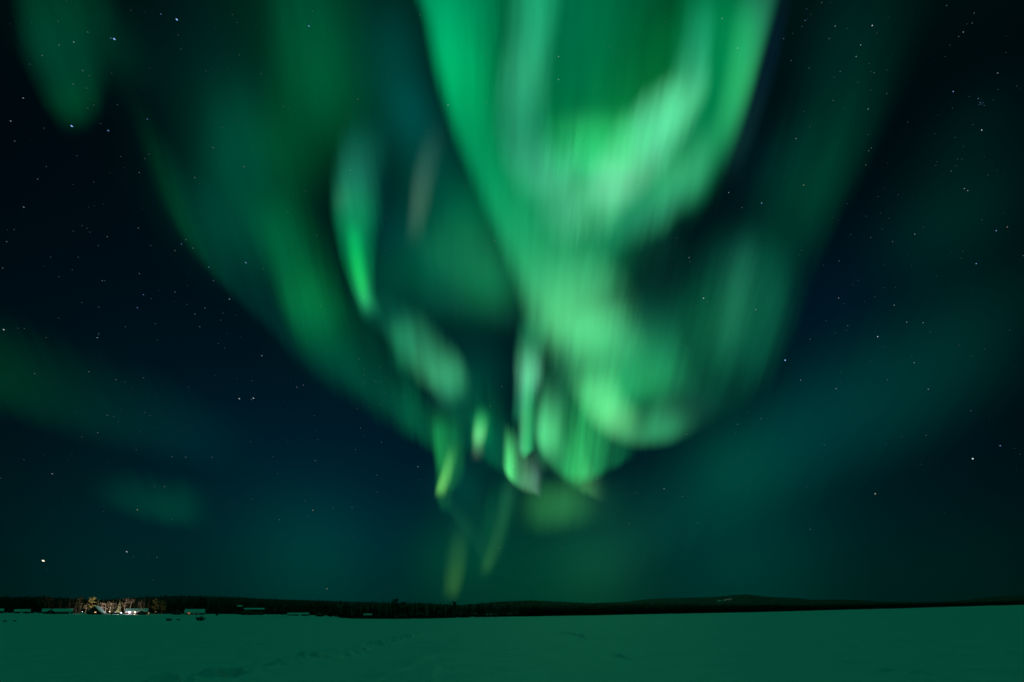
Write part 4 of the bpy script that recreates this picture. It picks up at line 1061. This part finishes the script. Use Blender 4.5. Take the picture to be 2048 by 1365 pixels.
# front trees of the left shore, one by one
P_SPRUCE = [tree_proto('s', 'spruce_tree', 'dark spruce standing in the unlit row of trees along the shore', 'tree', (M_BARK, M_NEEDLES), conifer(12, 2.0, 17, 7, 40 + i), 'unlit trees along the shore') for i in range(3)]
P_PINE = tree_proto('p', 'pine_tree', 'dark pine standing in the unlit row of trees along the shore', 'tree', (M_BARK, M_NEEDLES), pine(12, 2.4, 50), 'unlit pines along the shore')
SKY_L = [(-60, 1190), (0, 1189), (40, 1190), (100, 1191.5), (150, 1192), (170, 1194), (200, 1196), (230, 1196), (280, 1193), (340, 1193), (420, 1196), (500, 1200), (560, 1202), (640, 1202), (700, 1201), (745, 1201), (765, 1197.5), (790, 1197), (820, 1195.8), (840, 1196), (860, 1199), (880, 1200.5), (900, 1201), (930, 1204), (1000, 1206), (1070, 1209)]
for i in range(150):
    px = -50 + 1110 * (i + random.uniform(-.4, .4)) / 149
    az = az_of(px, 1215); D = float(np.interp(az, _az, _D))
    dist = D + (random.uniform(48, 66) if px < 640 else random.uniform(14, 44))
    top = float(np.interp(px, [a for a, _ in SKY_L], [b for _, b in SKY_L])) + random.choice([-1.2, 0, .6, 1.5, 3, 5, 7])
    if 168 < px < 335: continue
    pr = P_PINE if random.random() < .22 else random.choice(P_SPRUCE)
    if pr is P_PINE: top += 2.5
    plant_tree(pr, px, dist, py_top=top, wide=random.uniform(1.0, 1.5))

# ------------------------------------------------------------------ lamplit trees behind the cabins, each of its own shape
def lit(kind, px, top, dd, label, h=12.0, **k):
    az = az_of(px, 1215); D = float(np.interp(az, _az, _D))
    wide = k.pop('wide', 1.0)
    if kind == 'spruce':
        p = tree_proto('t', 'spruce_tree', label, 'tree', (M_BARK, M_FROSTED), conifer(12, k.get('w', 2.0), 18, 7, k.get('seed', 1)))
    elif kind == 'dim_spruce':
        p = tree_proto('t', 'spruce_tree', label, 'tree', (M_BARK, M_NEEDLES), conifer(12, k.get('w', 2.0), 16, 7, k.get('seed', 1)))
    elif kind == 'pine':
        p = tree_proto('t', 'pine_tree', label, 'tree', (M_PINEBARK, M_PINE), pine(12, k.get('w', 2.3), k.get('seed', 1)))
    else:
        p = tree_proto('t', 'birch_tree', label, 'tree', (M_BIRCH, M_TWIG), birch(12, k.get('w', 2.2), k.get('seed', 1)))
    return plant_tree(p, px, D + dd, py_top=top, wide=wide)


lit('pine', 183, 1195.0, 40, 'tall yellow-green lit pine behind the dark steep-roofed cabin', seed=61, w=2.6)
lit('spruce', 195, 1196.0, 38, 'lit yellow-green spruce just right of the tall pine behind the steep roof', seed=62, w=1.6)
lit('spruce', 225, 1197.4, 46, 'slim spruce with a lit yellow tip left of the frosted spruce', seed=63, w=1.3)
lit('spruce', 238, 1197.4, 24, 'brightest frosted spruce, lit from below between the two cabins', seed=64, w=1.9)
lit('birch', 221, 1204, 26, 'lit bare birch with drooping pale branches left of the frosted spruce', seed=65, w=2.8, wide=1.3)
lit('birch', 211, 1207, 22, 'small bare tree glowing orange right of the steep-roofed cabin', seed=66, w=2.6, wide=1.4)
lit('birch', 250, 1196.5, 34, 'tall twiggy bare birch right of the frosted spruce', seed=67, w=2.4, wide=1.2)
lit('birch', 261, 1196.6, 36, 'twiggy bare birch behind the left end of the lamplit cabin', seed=68, w=2.3, wide=1.2)
lit('birch', 281, 1199.5, 38, 'faintly lit bare birch above the lamplit cabin roof', seed=69, w=2.2, wide=1.1)
lit('pine', 310, 1199.0, 36, 'faint olive-brown pine right of the lamplit cabin', seed=70, w=2.5)
lit('pine', 324, 1200.5, 40, 'second olive-brown pine, farther right of the lamplit cabin', seed=71, w=2.4)
lit('birch', 172, 1206, 30, 'bare birch with a pale lower trunk left of the steep-roofed cabin', seed=72, w=2.0)
lit('birch', 161, 1207, 26, 'slim pale birch trunk standing over the small lit snow heap', seed=73, w=1.8)
lit('birch', 153, 1208, 24, 'slim birch, its trunk faintly lit, right of the long low house', seed=74, w=1.8)
lit('birch', 204, 1205, 30, 'bare birch rising directly behind the right roof edge of the steep cabin', seed=75, w=2.2, wide=1.2)
for i, (px, top, dd) in enumerate(((174, 1195.5, 62), (205, 1195, 64), (215, 1195.6, 58), (232, 1196.2, 62), (244, 1195, 60), (256, 1194.2, 64), (268, 1193.6, 62), (276, 1194.4, 58), (288, 1193.5, 60), (297, 1193.2, 56), (304, 1193.4, 62), (317, 1193.1, 62), (331, 1193, 56))):
    plant_tree(random.choice(P_SPRUCE), px, np.interp(az_of(px, 1215), _az, _D) + dd, py_top=top, wide=1.4)


# ------------------------------------------------------------------ cabins
def slab(mb, a, b, c, d, t, mi=0):
    """A thick plate with corners a b c d, thickness t along its normal."""
    a, b, c, d = map(Vector, (a, b, c, d))
    n = (b - a).cross(d - a).normalized() * t
    q = [a, b, c, d]; u = [p + n for p in q]
    k = len(mb.v)
    mb.v += [tuple(p) for p in q + u]
    for f in ((3, 2, 1, 0), (4, 5, 6, 7), (0, 1, 5, 4), (1, 2, 6, 5), (2, 3, 7, 6), (3, 0, 4, 7)):
        mb.f.append(tuple(k + i for i in f)); mb.m.append(mi)


def house(name, label, x0, x1, y_eave, y_ridge, dd, ridge='x', depth=7.0, wall=None, snow=True, windows=(), door=None, chimney=None, cat='cabin', over=0.5, turn=0.0, roofmat=None, post=False, snow_t=0.3, base_y=None):
    """windows: (place along the front 0..1, sill height, width, height, pane material)."""
    xc = 0.5 * (x0 + x1)
    az = az_of(xc, 1225); D = float(np.interp(az, _az, _D)) + dd
    if base_y is not None:
        g = ground_hit(xc, base_y); D = math.hypot(g.x, g.y)
    x, y = math.sin(az) * D, math.cos(az) * D
    z = gz(x, y)
    wid = (at(x1, 1225, D) - at(x0, 1225, D)).length
    he = max(at(xc, y_eave, D).z - z, 0.8); hr = max(at(xc, y_ridge, D + (depth / 2 if ridge == 'x' else 0)).z - z, he + .4)
    wall = wall or M_DARKWOOD
    root = empty(name, (x, y, z - .15), -az + math.radians(turn))
    tag(root, label, cat)
    w2, d2 = wid / 2 - over, depth / 2
    mb = MB()
    if not post:
        mb.box(-w2, w2, 0, depth, 0, he)
    else:
        for sx in (-w2, w2):
            for sy in (0.1, depth - .1):
                mb.box(sx - .12, sx + .12, sy - .1, sy + .1, 0, he)
        mb.box(-w2 + .15, w2 - .15, depth - .3, depth - .2, 0, he)
    if ridge == 'x':
        for sx in (-w2, w2 - .12):
            a = (sx, 0, he + .003); b = (sx, depth, he + .003); c = (sx, d2, hr - .05)
            e = .12
            k = len(mb.v); mb.v += [a, b, c, (sx + e, 0, he + .003), (sx + e, depth, he + .003), (sx + e, d2, hr - .05)]
            for f in ((0, 2, 1), (3, 4, 5), (0, 1, 4, 3), (1, 2, 5, 4), (2, 0, 3, 5)): mb.f.append(tuple(k + i for i in f)); mb.m.append(0)
    else:
        for sy in (0, depth - .12):
            e = .12
            k = len(mb.v); mb.v += [(-w2, sy, he + .003), (w2, sy, he + .003), (0, sy, hr - .05), (-w2, sy + e, he + .003), (w2, sy + e, he + .003), (0, sy + e, hr - .05)]
            for f in ((0, 1, 2), (5, 4, 3), (0, 3, 4, 1), (1, 4, 5, 2), (2, 5, 3, 0)): mb.f.append(tuple(k + i for i in f)); mb.m.append(0)
    mb.build('wall', wall, root)
    rb, sb = MB(), MB()
    o = over
    if ridge == 'x':
        sl = (hr - he) / d2; ze = he - o * sl
        X = w2 + o
        slab(rb, (-X, -o, ze), (X, -o, ze), (X, d2, hr), (-X, d2, hr), .14)
        slab(rb, (X, depth + o, ze), (-X, depth + o, ze), (-X, d2, hr), (X, d2, hr), .14)
        g = .15
        slab(sb, (-X + .05, -o + .1, ze + g + .1 * sl), (X - .05, -o + .1, ze + g + .1 * sl), (X - .05, d2, hr + g), (-X + .05, d2, hr + g), snow_t)
        slab(sb, (X - .05, depth + o - .1, ze + g), (-X + .05, depth + o - .1, ze + g), (-X + .05, d2 + .01, hr + g), (X - .05, d2 + .01, hr + g), snow_t)
    else:
        sl = (hr - he) / w2; ze = he - o * sl
        Y0, Y1 = -o, depth + o
        slab(rb, (-w2 - o, Y1, ze), (-w2 - o, Y0, ze), (0, Y0, hr), (0, Y1, hr), .14)
        slab(rb, (w2 + o, Y0, ze), (w2 + o, Y1, ze), (0, Y1, hr), (0, Y0, hr), .14)
        g = .15
        slab(sb, (-w2 - o + .1, Y1 - .05, ze + g), (-w2 - o + .1, Y0 + .05, ze + g), (0, Y0 + .05, hr + g), (0, Y1 - .05, hr + g), snow_t)
        slab(sb, (w2 + o - .1, Y0 + .05, ze + g), (w2 + o - .1, Y1 - .05, ze + g), (0.01, Y1 - .05, hr + g), (0.01, Y0 + .05, hr + g), snow_t)
    ro = rb.build('roof', roofmat or M_METAL, root)
    if snow:
        sb.build('snow_cover', M_SNOWCAP, ro)
    if chimney is not None:
        cb = MB(); cxp = -w2 + 2 * w2 * chimney; cb.box(cxp - .3, cxp + .3, d2 - .8, d2 - .2, hr - .9, hr + .9); cb.box(cxp - .36, cxp + .36, d2 - .86, d2 - .14, hr + .903, hr + 1.02)
        cb.build('chimney', M_BRICK, ro)
    for (fx, sill, ww, wh, pm) in windows:
        xx = -w2 + 2 * w2 * fx
        fb = MB()
        fb.box(xx - ww / 2 - .1, xx + ww / 2 + .1, -.07, -.004, sill - .1, sill); fb.box(xx - ww / 2 - .1, xx + ww / 2 + .1, -.07, -.004, sill + wh, sill + wh + .1)
        fb.box(xx - ww / 2 - .1, xx - ww / 2, -.07, -.004, sill + .001, sill + wh - .001); fb.box(xx + ww / 2, xx + ww / 2 + .1, -.07, -.004, sill + .001, sill + wh - .001)
        fb.box(xx - .03, xx + .03, -.06, -.006, sill + .002, sill + wh - .002)
        fo = fb.build('window', M_TRIM, root)
        pb = MB(); pb.box(xx - ww / 2, xx + ww / 2, -.035, -.012, sill + .003, sill + wh - .003)
        pb.build('pane', pm, fo)
    if door is not None:
        db = MB(); xx = -w2 + 2 * w2 * door
        db.box(xx - .5, xx + .5, -.06, -.005, .1, min(2.1, he - .1))
        do = db.build('door', M_GREYWOOD, root)
        hb = MB(); hb.box(xx + .32, xx + .42, -.14, -.062, 1.0, 1.08); hb.build('handle', M_METAL, do)
    return root


G = M_GLASS
house('cabin', 'long low snow-roofed house at the far left, behind the dark gabled shed', 84, 147, 1224.0, 1218.4, 14, 'x', 9, M_DARKWOOD, windows=((.8, 1.0, 1.1, .8, G), (.62, 1.0, 1.1, .8, G)), door=.9, chimney=.3)
house('gabled_shed', 'small dark gabled shed in front of the long low house', 88, 115, 1226.2, 1219.4, 3, 'y', 6, M_DARKWOOD, snow=False, windows=((.5, 1.0, .8, .7, G),), door=.28, cat='shed', over=.35)
house('cabin', 'dark steep-roofed cabin with one small glowing window, lit trees behind it', 172, 204, 1225.6, 1213.2, 2, 'y', 9, M_DARKWOOD, snow=True, windows=((.62, 1.3, .75, .6, M_WARM), (.3, 1.2, .9, .8, G)), door=.44, over=.45, roofmat=M_METAL, turn=-14)
house('cabin', 'lamplit cabin with a wide snowy roof beside the two brightest lamps', 251, 297, 1224.3, 1217.8, 10, 'x', 8, M_REDWOOD, windows=((.2, 1.0, 1.0, .8, M_DIMWARM), (.36, 1.0, 1.0, .8, G)), door=.45, chimney=.7)
house('gabled_shed', 'dark gabled porch shed in front of the lamplit cabin', 274, 293, 1226.3, 1221.6, 3, 'y', 5, M_DARKWOOD, snow=False, windows=((.5, .9, .7, .6, G),), cat='shed', over=.3)
house('gabled_shed', 'little hut with a thin pale roof edge left of the red-windowed cabin', 345, 364, 1226.3, 1221.3, 4, 'y', 5, M_DARKWOOD, windows=((.5, .9, .7, .6, G),), cat='hut', over=.3, snow_t=.18)
house('cabin', 'snow-roofed cabin with one red window and two dim ones', 369, 411, 1226.2, 1219.0, 10, 'x', 8, M_REDWOOD, windows=((.2, .9, 1.3, 1.0, M_RED), (.46, .9, .8, .8, M_DIMWARM), (.7, .9, .8, .8, M_DIMWARM)), door=.88)
house('cabin', 'flat-roofed dark building with a thin bright snow edge, middle of the left shore', 488, 529, 1219.4, 1217.0, 12, 'x', 8, M_DARKWOOD, windows=((.85, 1.2, 1.2, 1.0, G), (.6, 1.2, 1.2, 1.0, G)), door=.72)
house('gabled_shed', 'dark gabled hut in front of the flat-roofed building', 481, 507, 1226.6, 1221.8, 2, 'y', 6, M_DARKWOOD, windows=((.55, .9, .8, .7, G),), door=.3, cat='hut', over=.4, snow_t=.15)
house('open_shelter', 'high open shelter with a snowy lean roof behind the gabled hut', 473, 484, 1213.4, 1211.4, 26, 'x', 4, M_DARKWOOD, cat='shelter', post=True)
house('boathouse', 'long low boathouse with patchy snow on its flat roof', 575, 619, 1229.0, 1226.3, 3, 'x', 6, M_GREYWOOD, windows=((.3, .5, .8, .5, G),), door=.75, cat='boathouse')
house('gabled_shed', 'tiny dark shed by the pale snow heaps, left of the reeds', 632, 644, 1230.0, 1227.0, 2, 'y', 4, M_DARKWOOD, cat='shed', over=.25, snow_t=.2)
house('gabled_shed', 'low dark hut among the trees behind the reeds', 727, 745, 1230.6, 1228.2, 6, 'x', 5, M_DARKWOOD, windows=((.4, .7, .9, .7, G),), cat='hut', over=.3)
house('gabled_shed', 'small hut with a pale peaked snow roof under the tallest dark trees', 831, 848, 1229.6, 1225.6, 8, 'y', 5, M_DARKWOOD, windows=((.5, .7, .8, .7, G),), cat='hut', over=.3, snow_t=.16)
house('cabin', 'low house with a snow-patched roof at the extreme left edge', 28, 62, 1223.8, 1219.6, 14, 'x', 8, M_DARKWOOD, windows=((.4, .9, 1.0, .8, G), (.7, .9, 1.0, .8, G)), door=.2)
house('gabled_shed', 'small shed cut by the left edge of the picture', -8, 8, 1222.6, 1218.6, 14, 'x', 6, M_DARKWOOD, cat='shed', over=.3)


# ------------------------------------------------------------------ lamps by the cabins, some of them added to light the trees
def lamp(px, dd, h, label, bulb, col, power, size=.16, aim=None):
    """aim: None for an open bulb, else how many degrees above level the lamp throws its beam, away from the lake."""
    az = az_of(px, 1225); D = float(np.interp(az, _az, _D)) + dd
    x, y = math.sin(az) * D, math.cos(az) * D
    z = gz(x, y)
    root = empty('yard_lamp', (x, y, z), -az)
    tag(root, label, 'lamp')
    mb = MB(); mb.tube((0, 0, -.3), (0, 0, h), .06, .045, 8); mb.tube((0, 0, h - .05), (0, -.45, h + .08), .035, .03, 6)
    mb.build('pole', M_METAL, root, True)
    hb = MB(); hb.tube((0, -.45, h + .12), (0, -.45, h - .02), .08, size * 1.3, 10); ho = hb.build('lamp_head', M_METAL, root)
    gb = MB(); gb.ball((0, -.45, h - .02 - size), size, 12, 8); gb.build('bulb', bulb, ho, True)
    ld = bpy.data.lights.new('lamp_light', 'POINT' if aim is None else 'SPOT'); ld.color = col; ld.energy = power; ld.shadow_soft_size = size * .6
    lo = bpy.data.objects.new('lamp_light', ld); lo.location = (0, -.45, h - .02 - size * 2 - .15); lo.parent = root; COL.objects.link(lo)
    if aim is not None:
        ld.spot_size = math.radians(100); ld.spot_blend = .8
        lo.location = (0, .35 + size, h)
        lo.rotation_euler = (math.radians(90 + aim), 0, 0)
    return root


WHITE, WARM, ORANGE = (.85, .93, 1.0), (1.0, .74, .46), (1.0, .5, .2)
lamp(259.5, 5, 2.3, 'brightest white lamp in front of the lamplit cabin', M_LAMP_W, WHITE, 160, .6)
lamp(270.5, 5, 2.1, 'warm lamp right of the brightest white lamp', M_LAMP_O, WARM, 110, .45)
lamp(243, 8, 1.5, 'low white lamp over the brightly lit snow patch under the frosted spruce', M_LAMP_W, WHITE, 1500, .22)
lamp(219.5, 8, 2.2, 'small pinkish lamp beside the parked dark car', M_LAMP_O, (1, .7, .55), 7000, .2, 34)
lamp(203.5, 9, 1.9, 'small lamp at the right corner of the steep-roofed cabin', M_LAMP_O, ORANGE, 6000, .16, 32)
lamp(188, 16, 3.2, 'unseen yard lamp added behind the steep-roofed cabin to light the pine', M_LAMP_O, WARM, 16000, .16, 32)  # unseen lamp, added to light the trees behind the steep roof
lamp(231, 9, 1.6, 'yard lamp added between the frosted spruce and the parked car to light the spruce', M_LAMP_W, (1, .9, .68), 30000, .14, 36)  # added to throw light up into the frosted spruce
lamp(254, 20, 3.0, 'unseen yard lamp added behind the left end of the lamplit cabin to light the birches', M_LAMP_O, WARM, 7500, .14, 36)  # unseen lamp, added so the birches behind the cabin are lit
lamp(312, 14, 2.2, 'dim yard lamp added under the olive-brown pines to light them', M_LAMP_O, (1, .66, .36), 2600, .06, 34)  # added to give the two pines their faint light
lamp(298, 5, 1.3, 'tiny reddish lamp at the right corner of the lamplit cabin', M_LAMP_O, ORANGE, 14, .1)
lamp(165, 10, 1.7, 'small white lamp over the lit snow heap left of the steep-roofed cabin', M_LAMP_W, (1, .9, .8), 2600, .1, 20)


# a car parked beside the lamp
def car():
    px, dd = 229.5, 5
    az = az_of(px, 1225); D = float(np.interp(az, _az, _D)) + dd
    x, y = math.sin(az) * D, math.cos(az) * D
    root = empty('parked_car', (x, y, gz(x, y)), -az + .12)
    tag(root, 'dark parked car between the pinkish lamp and the lit snow patch', 'car')
    prof = [(-2.2, .35), (-2.25, .75), (-2.1, .98), (-1.2, 1.05), (-.7, 1.5), (.9, 1.52), (1.65, 1.08), (2.15, .95), (2.25, .6), (2.2, .35)]
    mb = MB(); n = len(prof); hw = .85
    k = 0
    for yy, ins in ((-hw, 0), (hw, 0)):
        for (a, b) in prof:
            s = .14 if b > 1.3 else 0
            mb.v.append((a, yy * (1 - s), b))
    mb.f.append(tuple(range(n))); mb.m.append(0)
    mb.f.append(tuple(range(2 * n - 1, n - 1, -1))); mb.m.append(0)
    for i in range(n):
        j = (i + 1) % n
        mb.f.append((j, i, n + i, n + j)); mb.m.append(0)
    mb.build('body', surface('dark_car_paint', (.02, .02, .024), rough=.3, bump=0, spec=.5), root)
    g = MB(); g.face([(-1.02, -.79, 1.08), (1.38, -.79, 1.1), (.84, -.745, 1.44), (-.66, -.745, 1.44)]); 
    g.build('window', M_GLASS, root)
    for wx in (-1.35, 1.4):
        for wy in (-.8, .8):
            w = MB(); w.tube((wx, wy - .12, .33), (wx, wy + .12, .33), .33, .33, 16)
            wo = w.build('wheel', M_METAL, root)
            r = MB(); s = -.124 if wy < 0 else .124
            r.tube((wx, wy + s, .33), (wx, wy + s * 1.1, .33), .2, .18, 12); r.build('rim', M_GREYWOOD, wo)


car()


# ------------------------------------------------------------------ snow heaps beside the cabins
def heap(px, dd, w, h, label, seed, d=None):
    az = az_of(px, 1225); D = float(np.interp(az, _az, _D)) + dd
    x, y = math.sin(az) * D, math.cos(az) * D
    n, m = 9, 20
    V, Fc = [], []
    for i in range(n):
        t = i / (n - 1)
        for j in range(m):
            a = 2 * math.pi * j / m
            k = float(vnoise(np.array([math.cos(a) * 1.4 + seed * 9.1 + 20 + t]), np.array([math.sin(a) * 1.4 + seed + 20]), 77)[0])
            r = t * (.8 + .45 * k)
            V.append((math.cos(a) * r * w / 2, math.sin(a) * r * (d or w) / 2, h * (math.cos(math.pi * t) * .5 + .5) * (.75 + .5 * k) - .25 * t))
    for i in range(n - 1):
        for j in range(m):
            j2 = (j + 1) % m
            Fc.append((i * m + j, (i + 1) * m + j, (i + 1) * m + j2, i * m + j2))
    me = bpy.data.meshes.new('snow_heap'); me.from_pydata(V, [], Fc)
    me.polygons.foreach_set('use_smooth', [True] * len(Fc)); me.materials.append(M_SNOWCAP)
    o = link('snow_heap', me, None, (x, y, gz(x, y)), -az)
    tag(o, label, 'snow heap')


heap(165, 5, 3.6, .9, 'lit snow heap left of the steep-roofed cabin', 1)
heap(141, 3, 1.6, 1.5, 'narrow lit snow heap at the right end of the long low house', 2)
heap(244.5, 4, 4.2, .8, 'brightest white snow heap, under the low lamp by the frosted spruce', 3)
heap(203.5, 3, 1.8, .7, 'small whitish snow heap at the right corner of the steep-roofed cabin', 4)
heap(44, 4, 2.6, 1.2, 'pale snow heap in front of the house at the extreme left', 5)
heap(72, 4, 2.2, 1.0, 'small pale snow heap left of the dark gabled shed', 6)
heap(600, 1, 4.6, 1.0, 'snow heap leaning on the long low boathouse', 7)
heap(652, 4, 6.0, 1.3, 'wide greenish snow heap right of the tiny dark shed', 8)
heap(668, 3, 5.0, 1.2, 'second snow heap, between the tiny shed and the reeds', 9)
heap(676, 5, 2.2, 1.9, 'tall narrow snow heap at the left end of the reeds', 10)
heap(733, 1, 2.0, .9, 'small bright snow heap in front of the low hut among the trees', 11)
heap(945, 2, 9.0, .9, 'long flat snow heap at the right end of the reeds', 12)
heap(916, 3, 5.0, .8, 'snow heap half hidden in the right part of the reeds', 13)


# ------------------------------------------------------------------ bushes standing on the snow
def bush(px, py, w_px, h_px, label, seed):
    g = ground_hit(px, py)
    D = math.hypot(g.x, g.y)
    w = (at(px + w_px / 2, py, D) - at(px - w_px / 2, py, D)).length
    h = at(px, py - h_px, D).z - g.z
    rnd = random.Random(seed)
    root = empty('bush', (g.x, g.y, gz(g.x, g.y) - .05))
    tag(root, label, 'bush')
    st, tw = MB(), MB()
    for i in range(46):
        a = rnd.uniform(0, 6.28); rr = rnd.random() ** .6 * w * .32
        b = Vector((math.cos(a) * rr * .6, math.sin(a) * rr * .6, -.05))
        t = Vector((math.cos(a) * rr * 1.4, math.sin(a) * rr * 1.4, h * rnd.uniform(.55, 1.05) * (1.1 - .5 * rr / (w * .32))))
        st.tube(b, t, .022, .008, 4, cap=False)
        for q in range(9):
            p = b.lerp(t, rnd.uniform(.25, 1)); e = p + Vector((rnd.uniform(-.5, .5) * w * .18, rnd.uniform(-.5, .5) * w * .18, rnd.uniform(.05, .3) * h))
            tw.tube(p, e, .010, .004, 3, cap=False)
            for _ in range(2):
                c = p.lerp(e, rnd.uniform(.4, 1)); u = Vector((rnd.uniform(-1, 1), rnd.uniform(-1, 1), rnd.uniform(-.3, 1))).normalized(); v = u.orthogonal()
                s = h * rnd.uniform(.035, .08)
                tw.face([c - u * s, c + v * s * .5, c + u * s, c - v * s * .5])
    st.build('stem', M_BARK, root); tw.build('foliage', M_FAR_NEEDLES, root)


bush(10, 1243.5, 12, 3.5, 'small dark bush on the snow at the far left, the left one of two', 1)
bush(30, 1243.3, 8, 3.0, 'tiny dark bush on the snow, right of the small far-left bush', 2)
bush(338, 1242, 16, 6.0, 'low wide dark bush on the snow below the little hut', 3)
bush(357, 1240.6, 11, 3.0, 'flat small bush between the two larger bushes on the snow', 4)
bush(401, 1242, 24, 9.5, 'largest dark bush on the snow, below the red-windowed cabin', 5)
bush(434, 1231.5, 7, 4.0, 'small bush at the snow edge right of the red-windowed cabin', 6)


# ------------------------------------------------------------------ reeds and thicket along the middle of the shore
def reeds():
    mb = MB(); rnd = random.Random(5)
    for i in range(5200):
        px = rnd.uniform(678, 905) if rnd.random() < .85 else rnd.uniform(905, 1050)
        az = az_of(px, 1235); D = float(np.interp(az, _az, _D)) + rnd.uniform(-1, 12)
        x, y = math.sin(az) * D, math.cos(az) * D
        k = float(vnoise(np.array([px / 9.0]), np.array([D / 6.0]), 8)[0])
        if k < .28: continue
        h = rnd.uniform(.8, 2.4) * (.6 + k)
        z = gz(x, y)
        dx, dy = rnd.uniform(-.3, .3), rnd.uniform(-.3, .3); a = rnd.uniform(0, 3.14); w = rnd.uniform(.03, .1)
        ux, uy = math.cos(a) * w, math.sin(a) * w
        mb.face([(x - ux, y - uy, z - .1), (x + ux, y + uy, z - .1), (x + dx + ux * .6, y + dy + uy * .6, z + h * .7), (x + dx * 1.6, y + dy * 1.6, z + h), (x + dx - ux * .6, y + dy - uy * .6, z + h * .7)])
    o = mb.build('reeds', M_REED)
    tag(o, 'dark belt of reeds and thicket along the middle of the shore', 'reeds', kind='stuff')


reeds()


# undergrowth closing the foot of the shore trees
def undergrowth():
    mb = MB(); rnd = random.Random(9)
    for i in range(5200):
        px = rnd.uniform(-120, 1080)
        if 150 < px < 330 and rnd.random() < .8: continue
        az = az_of(px, 1225); D = float(np.interp(az, _az, _D)) + (rnd.uniform(40, 62) if px < 640 else rnd.uniform(10, 40))
        x, y = math.sin(az) * D, math.cos(az) * D; z = gz(x, y); h = rnd.uniform(.8, 3.2)
        for _ in range(3):
            a = rnd.uniform(0, 6.28); s = rnd.uniform(.3, .8)
            mb.face([(x + rnd.gauss(0, .5), y + rnd.gauss(0, .5), z - .2), (x + math.cos(a) * s, y + math.sin(a) * s, z + h * .6), (x + rnd.gauss(0, .3), y + rnd.gauss(0, .3), z + h), (x - math.cos(a) * s, y - math.sin(a) * s, z + h * .5)])
    o = mb.build('undergrowth', M_FAR_NEEDLES)
    tag(o, 'dark scrub filling the gaps under the shore trees', 'undergrowth', kind='stuff')


undergrowth()


# ------------------------------------------------------------------ lit ski run on the distant hill
def ski_run():
    mb = MB()
    az0, az1 = az_of(1431, 1203), az_of(1466, 1203)
    n = 14
    for i in range(n):
        a0, a1 = az0 + (az1 - az0) * i / n, az0 + (az1 - az0) * (i + 1) / n
        r0, r1 = 2680 - 40 * math.sin(i * .5), 2780
        q = []
        for a, r in ((a0, r0), (a1, r0 - 6), (a1, r1), (a0, r1)):
            q.append((math.sin(a) * r, math.cos(a) * r, z_far(a, r) + 1.2))
        mb.face(q)
    o = mb.build('ski_run', M_SNOWCAP)
    tag(o, 'short floodlit snow run on the distant rounded hill', 'ski run', kind='structure')
    for i, px in enumerate((1437, 1445, 1450.5, 1455, 1459, 1463.5)):
        az = az_of(px, 1203); r = 2740
        x, y, z = math.sin(az) * r, math.cos(az) * r, z_far(az, r)
        root = empty('floodlight_mast', (x, y, z), -az)
        tag(root, 'distant floodlight mast along the lit ski run on the hill', 'floodlight', 'floodlights on the ski run')
        p = MB(); p.tube((0, 0, -1), (0, 0, 4), .2, .14, 6); p.build('pole', M_METAL, root)
        hb = MB(); hb.box(-.9, .9, -.4, .3, 4.0, 4.8); ho = hb.build('lamp_head', M_METAL, root)
        gb = MB(); s = (.35, .6, .95, 1.0, 1.0, .9)[i]; gb.box(-s * .85, s * .85, -.5, -.403, 4.05, 4.75)
        gb.build('bulb', M_SKI, ho)
        if i in (2, 4):
            ld = bpy.data.lights.new('lamp_light', 'POINT'); ld.color = (.9, 1, .95); ld.energy = 1500; ld.shadow_soft_size = .5
            lo = bpy.data.objects.new('lamp_light', ld); lo.location = (0, -1.6, 3.6); lo.parent = root; COL.objects.link(lo)


M_SKI = glow_mat('floodlight', (.75, 1, .9), 1.3)
ski_run()
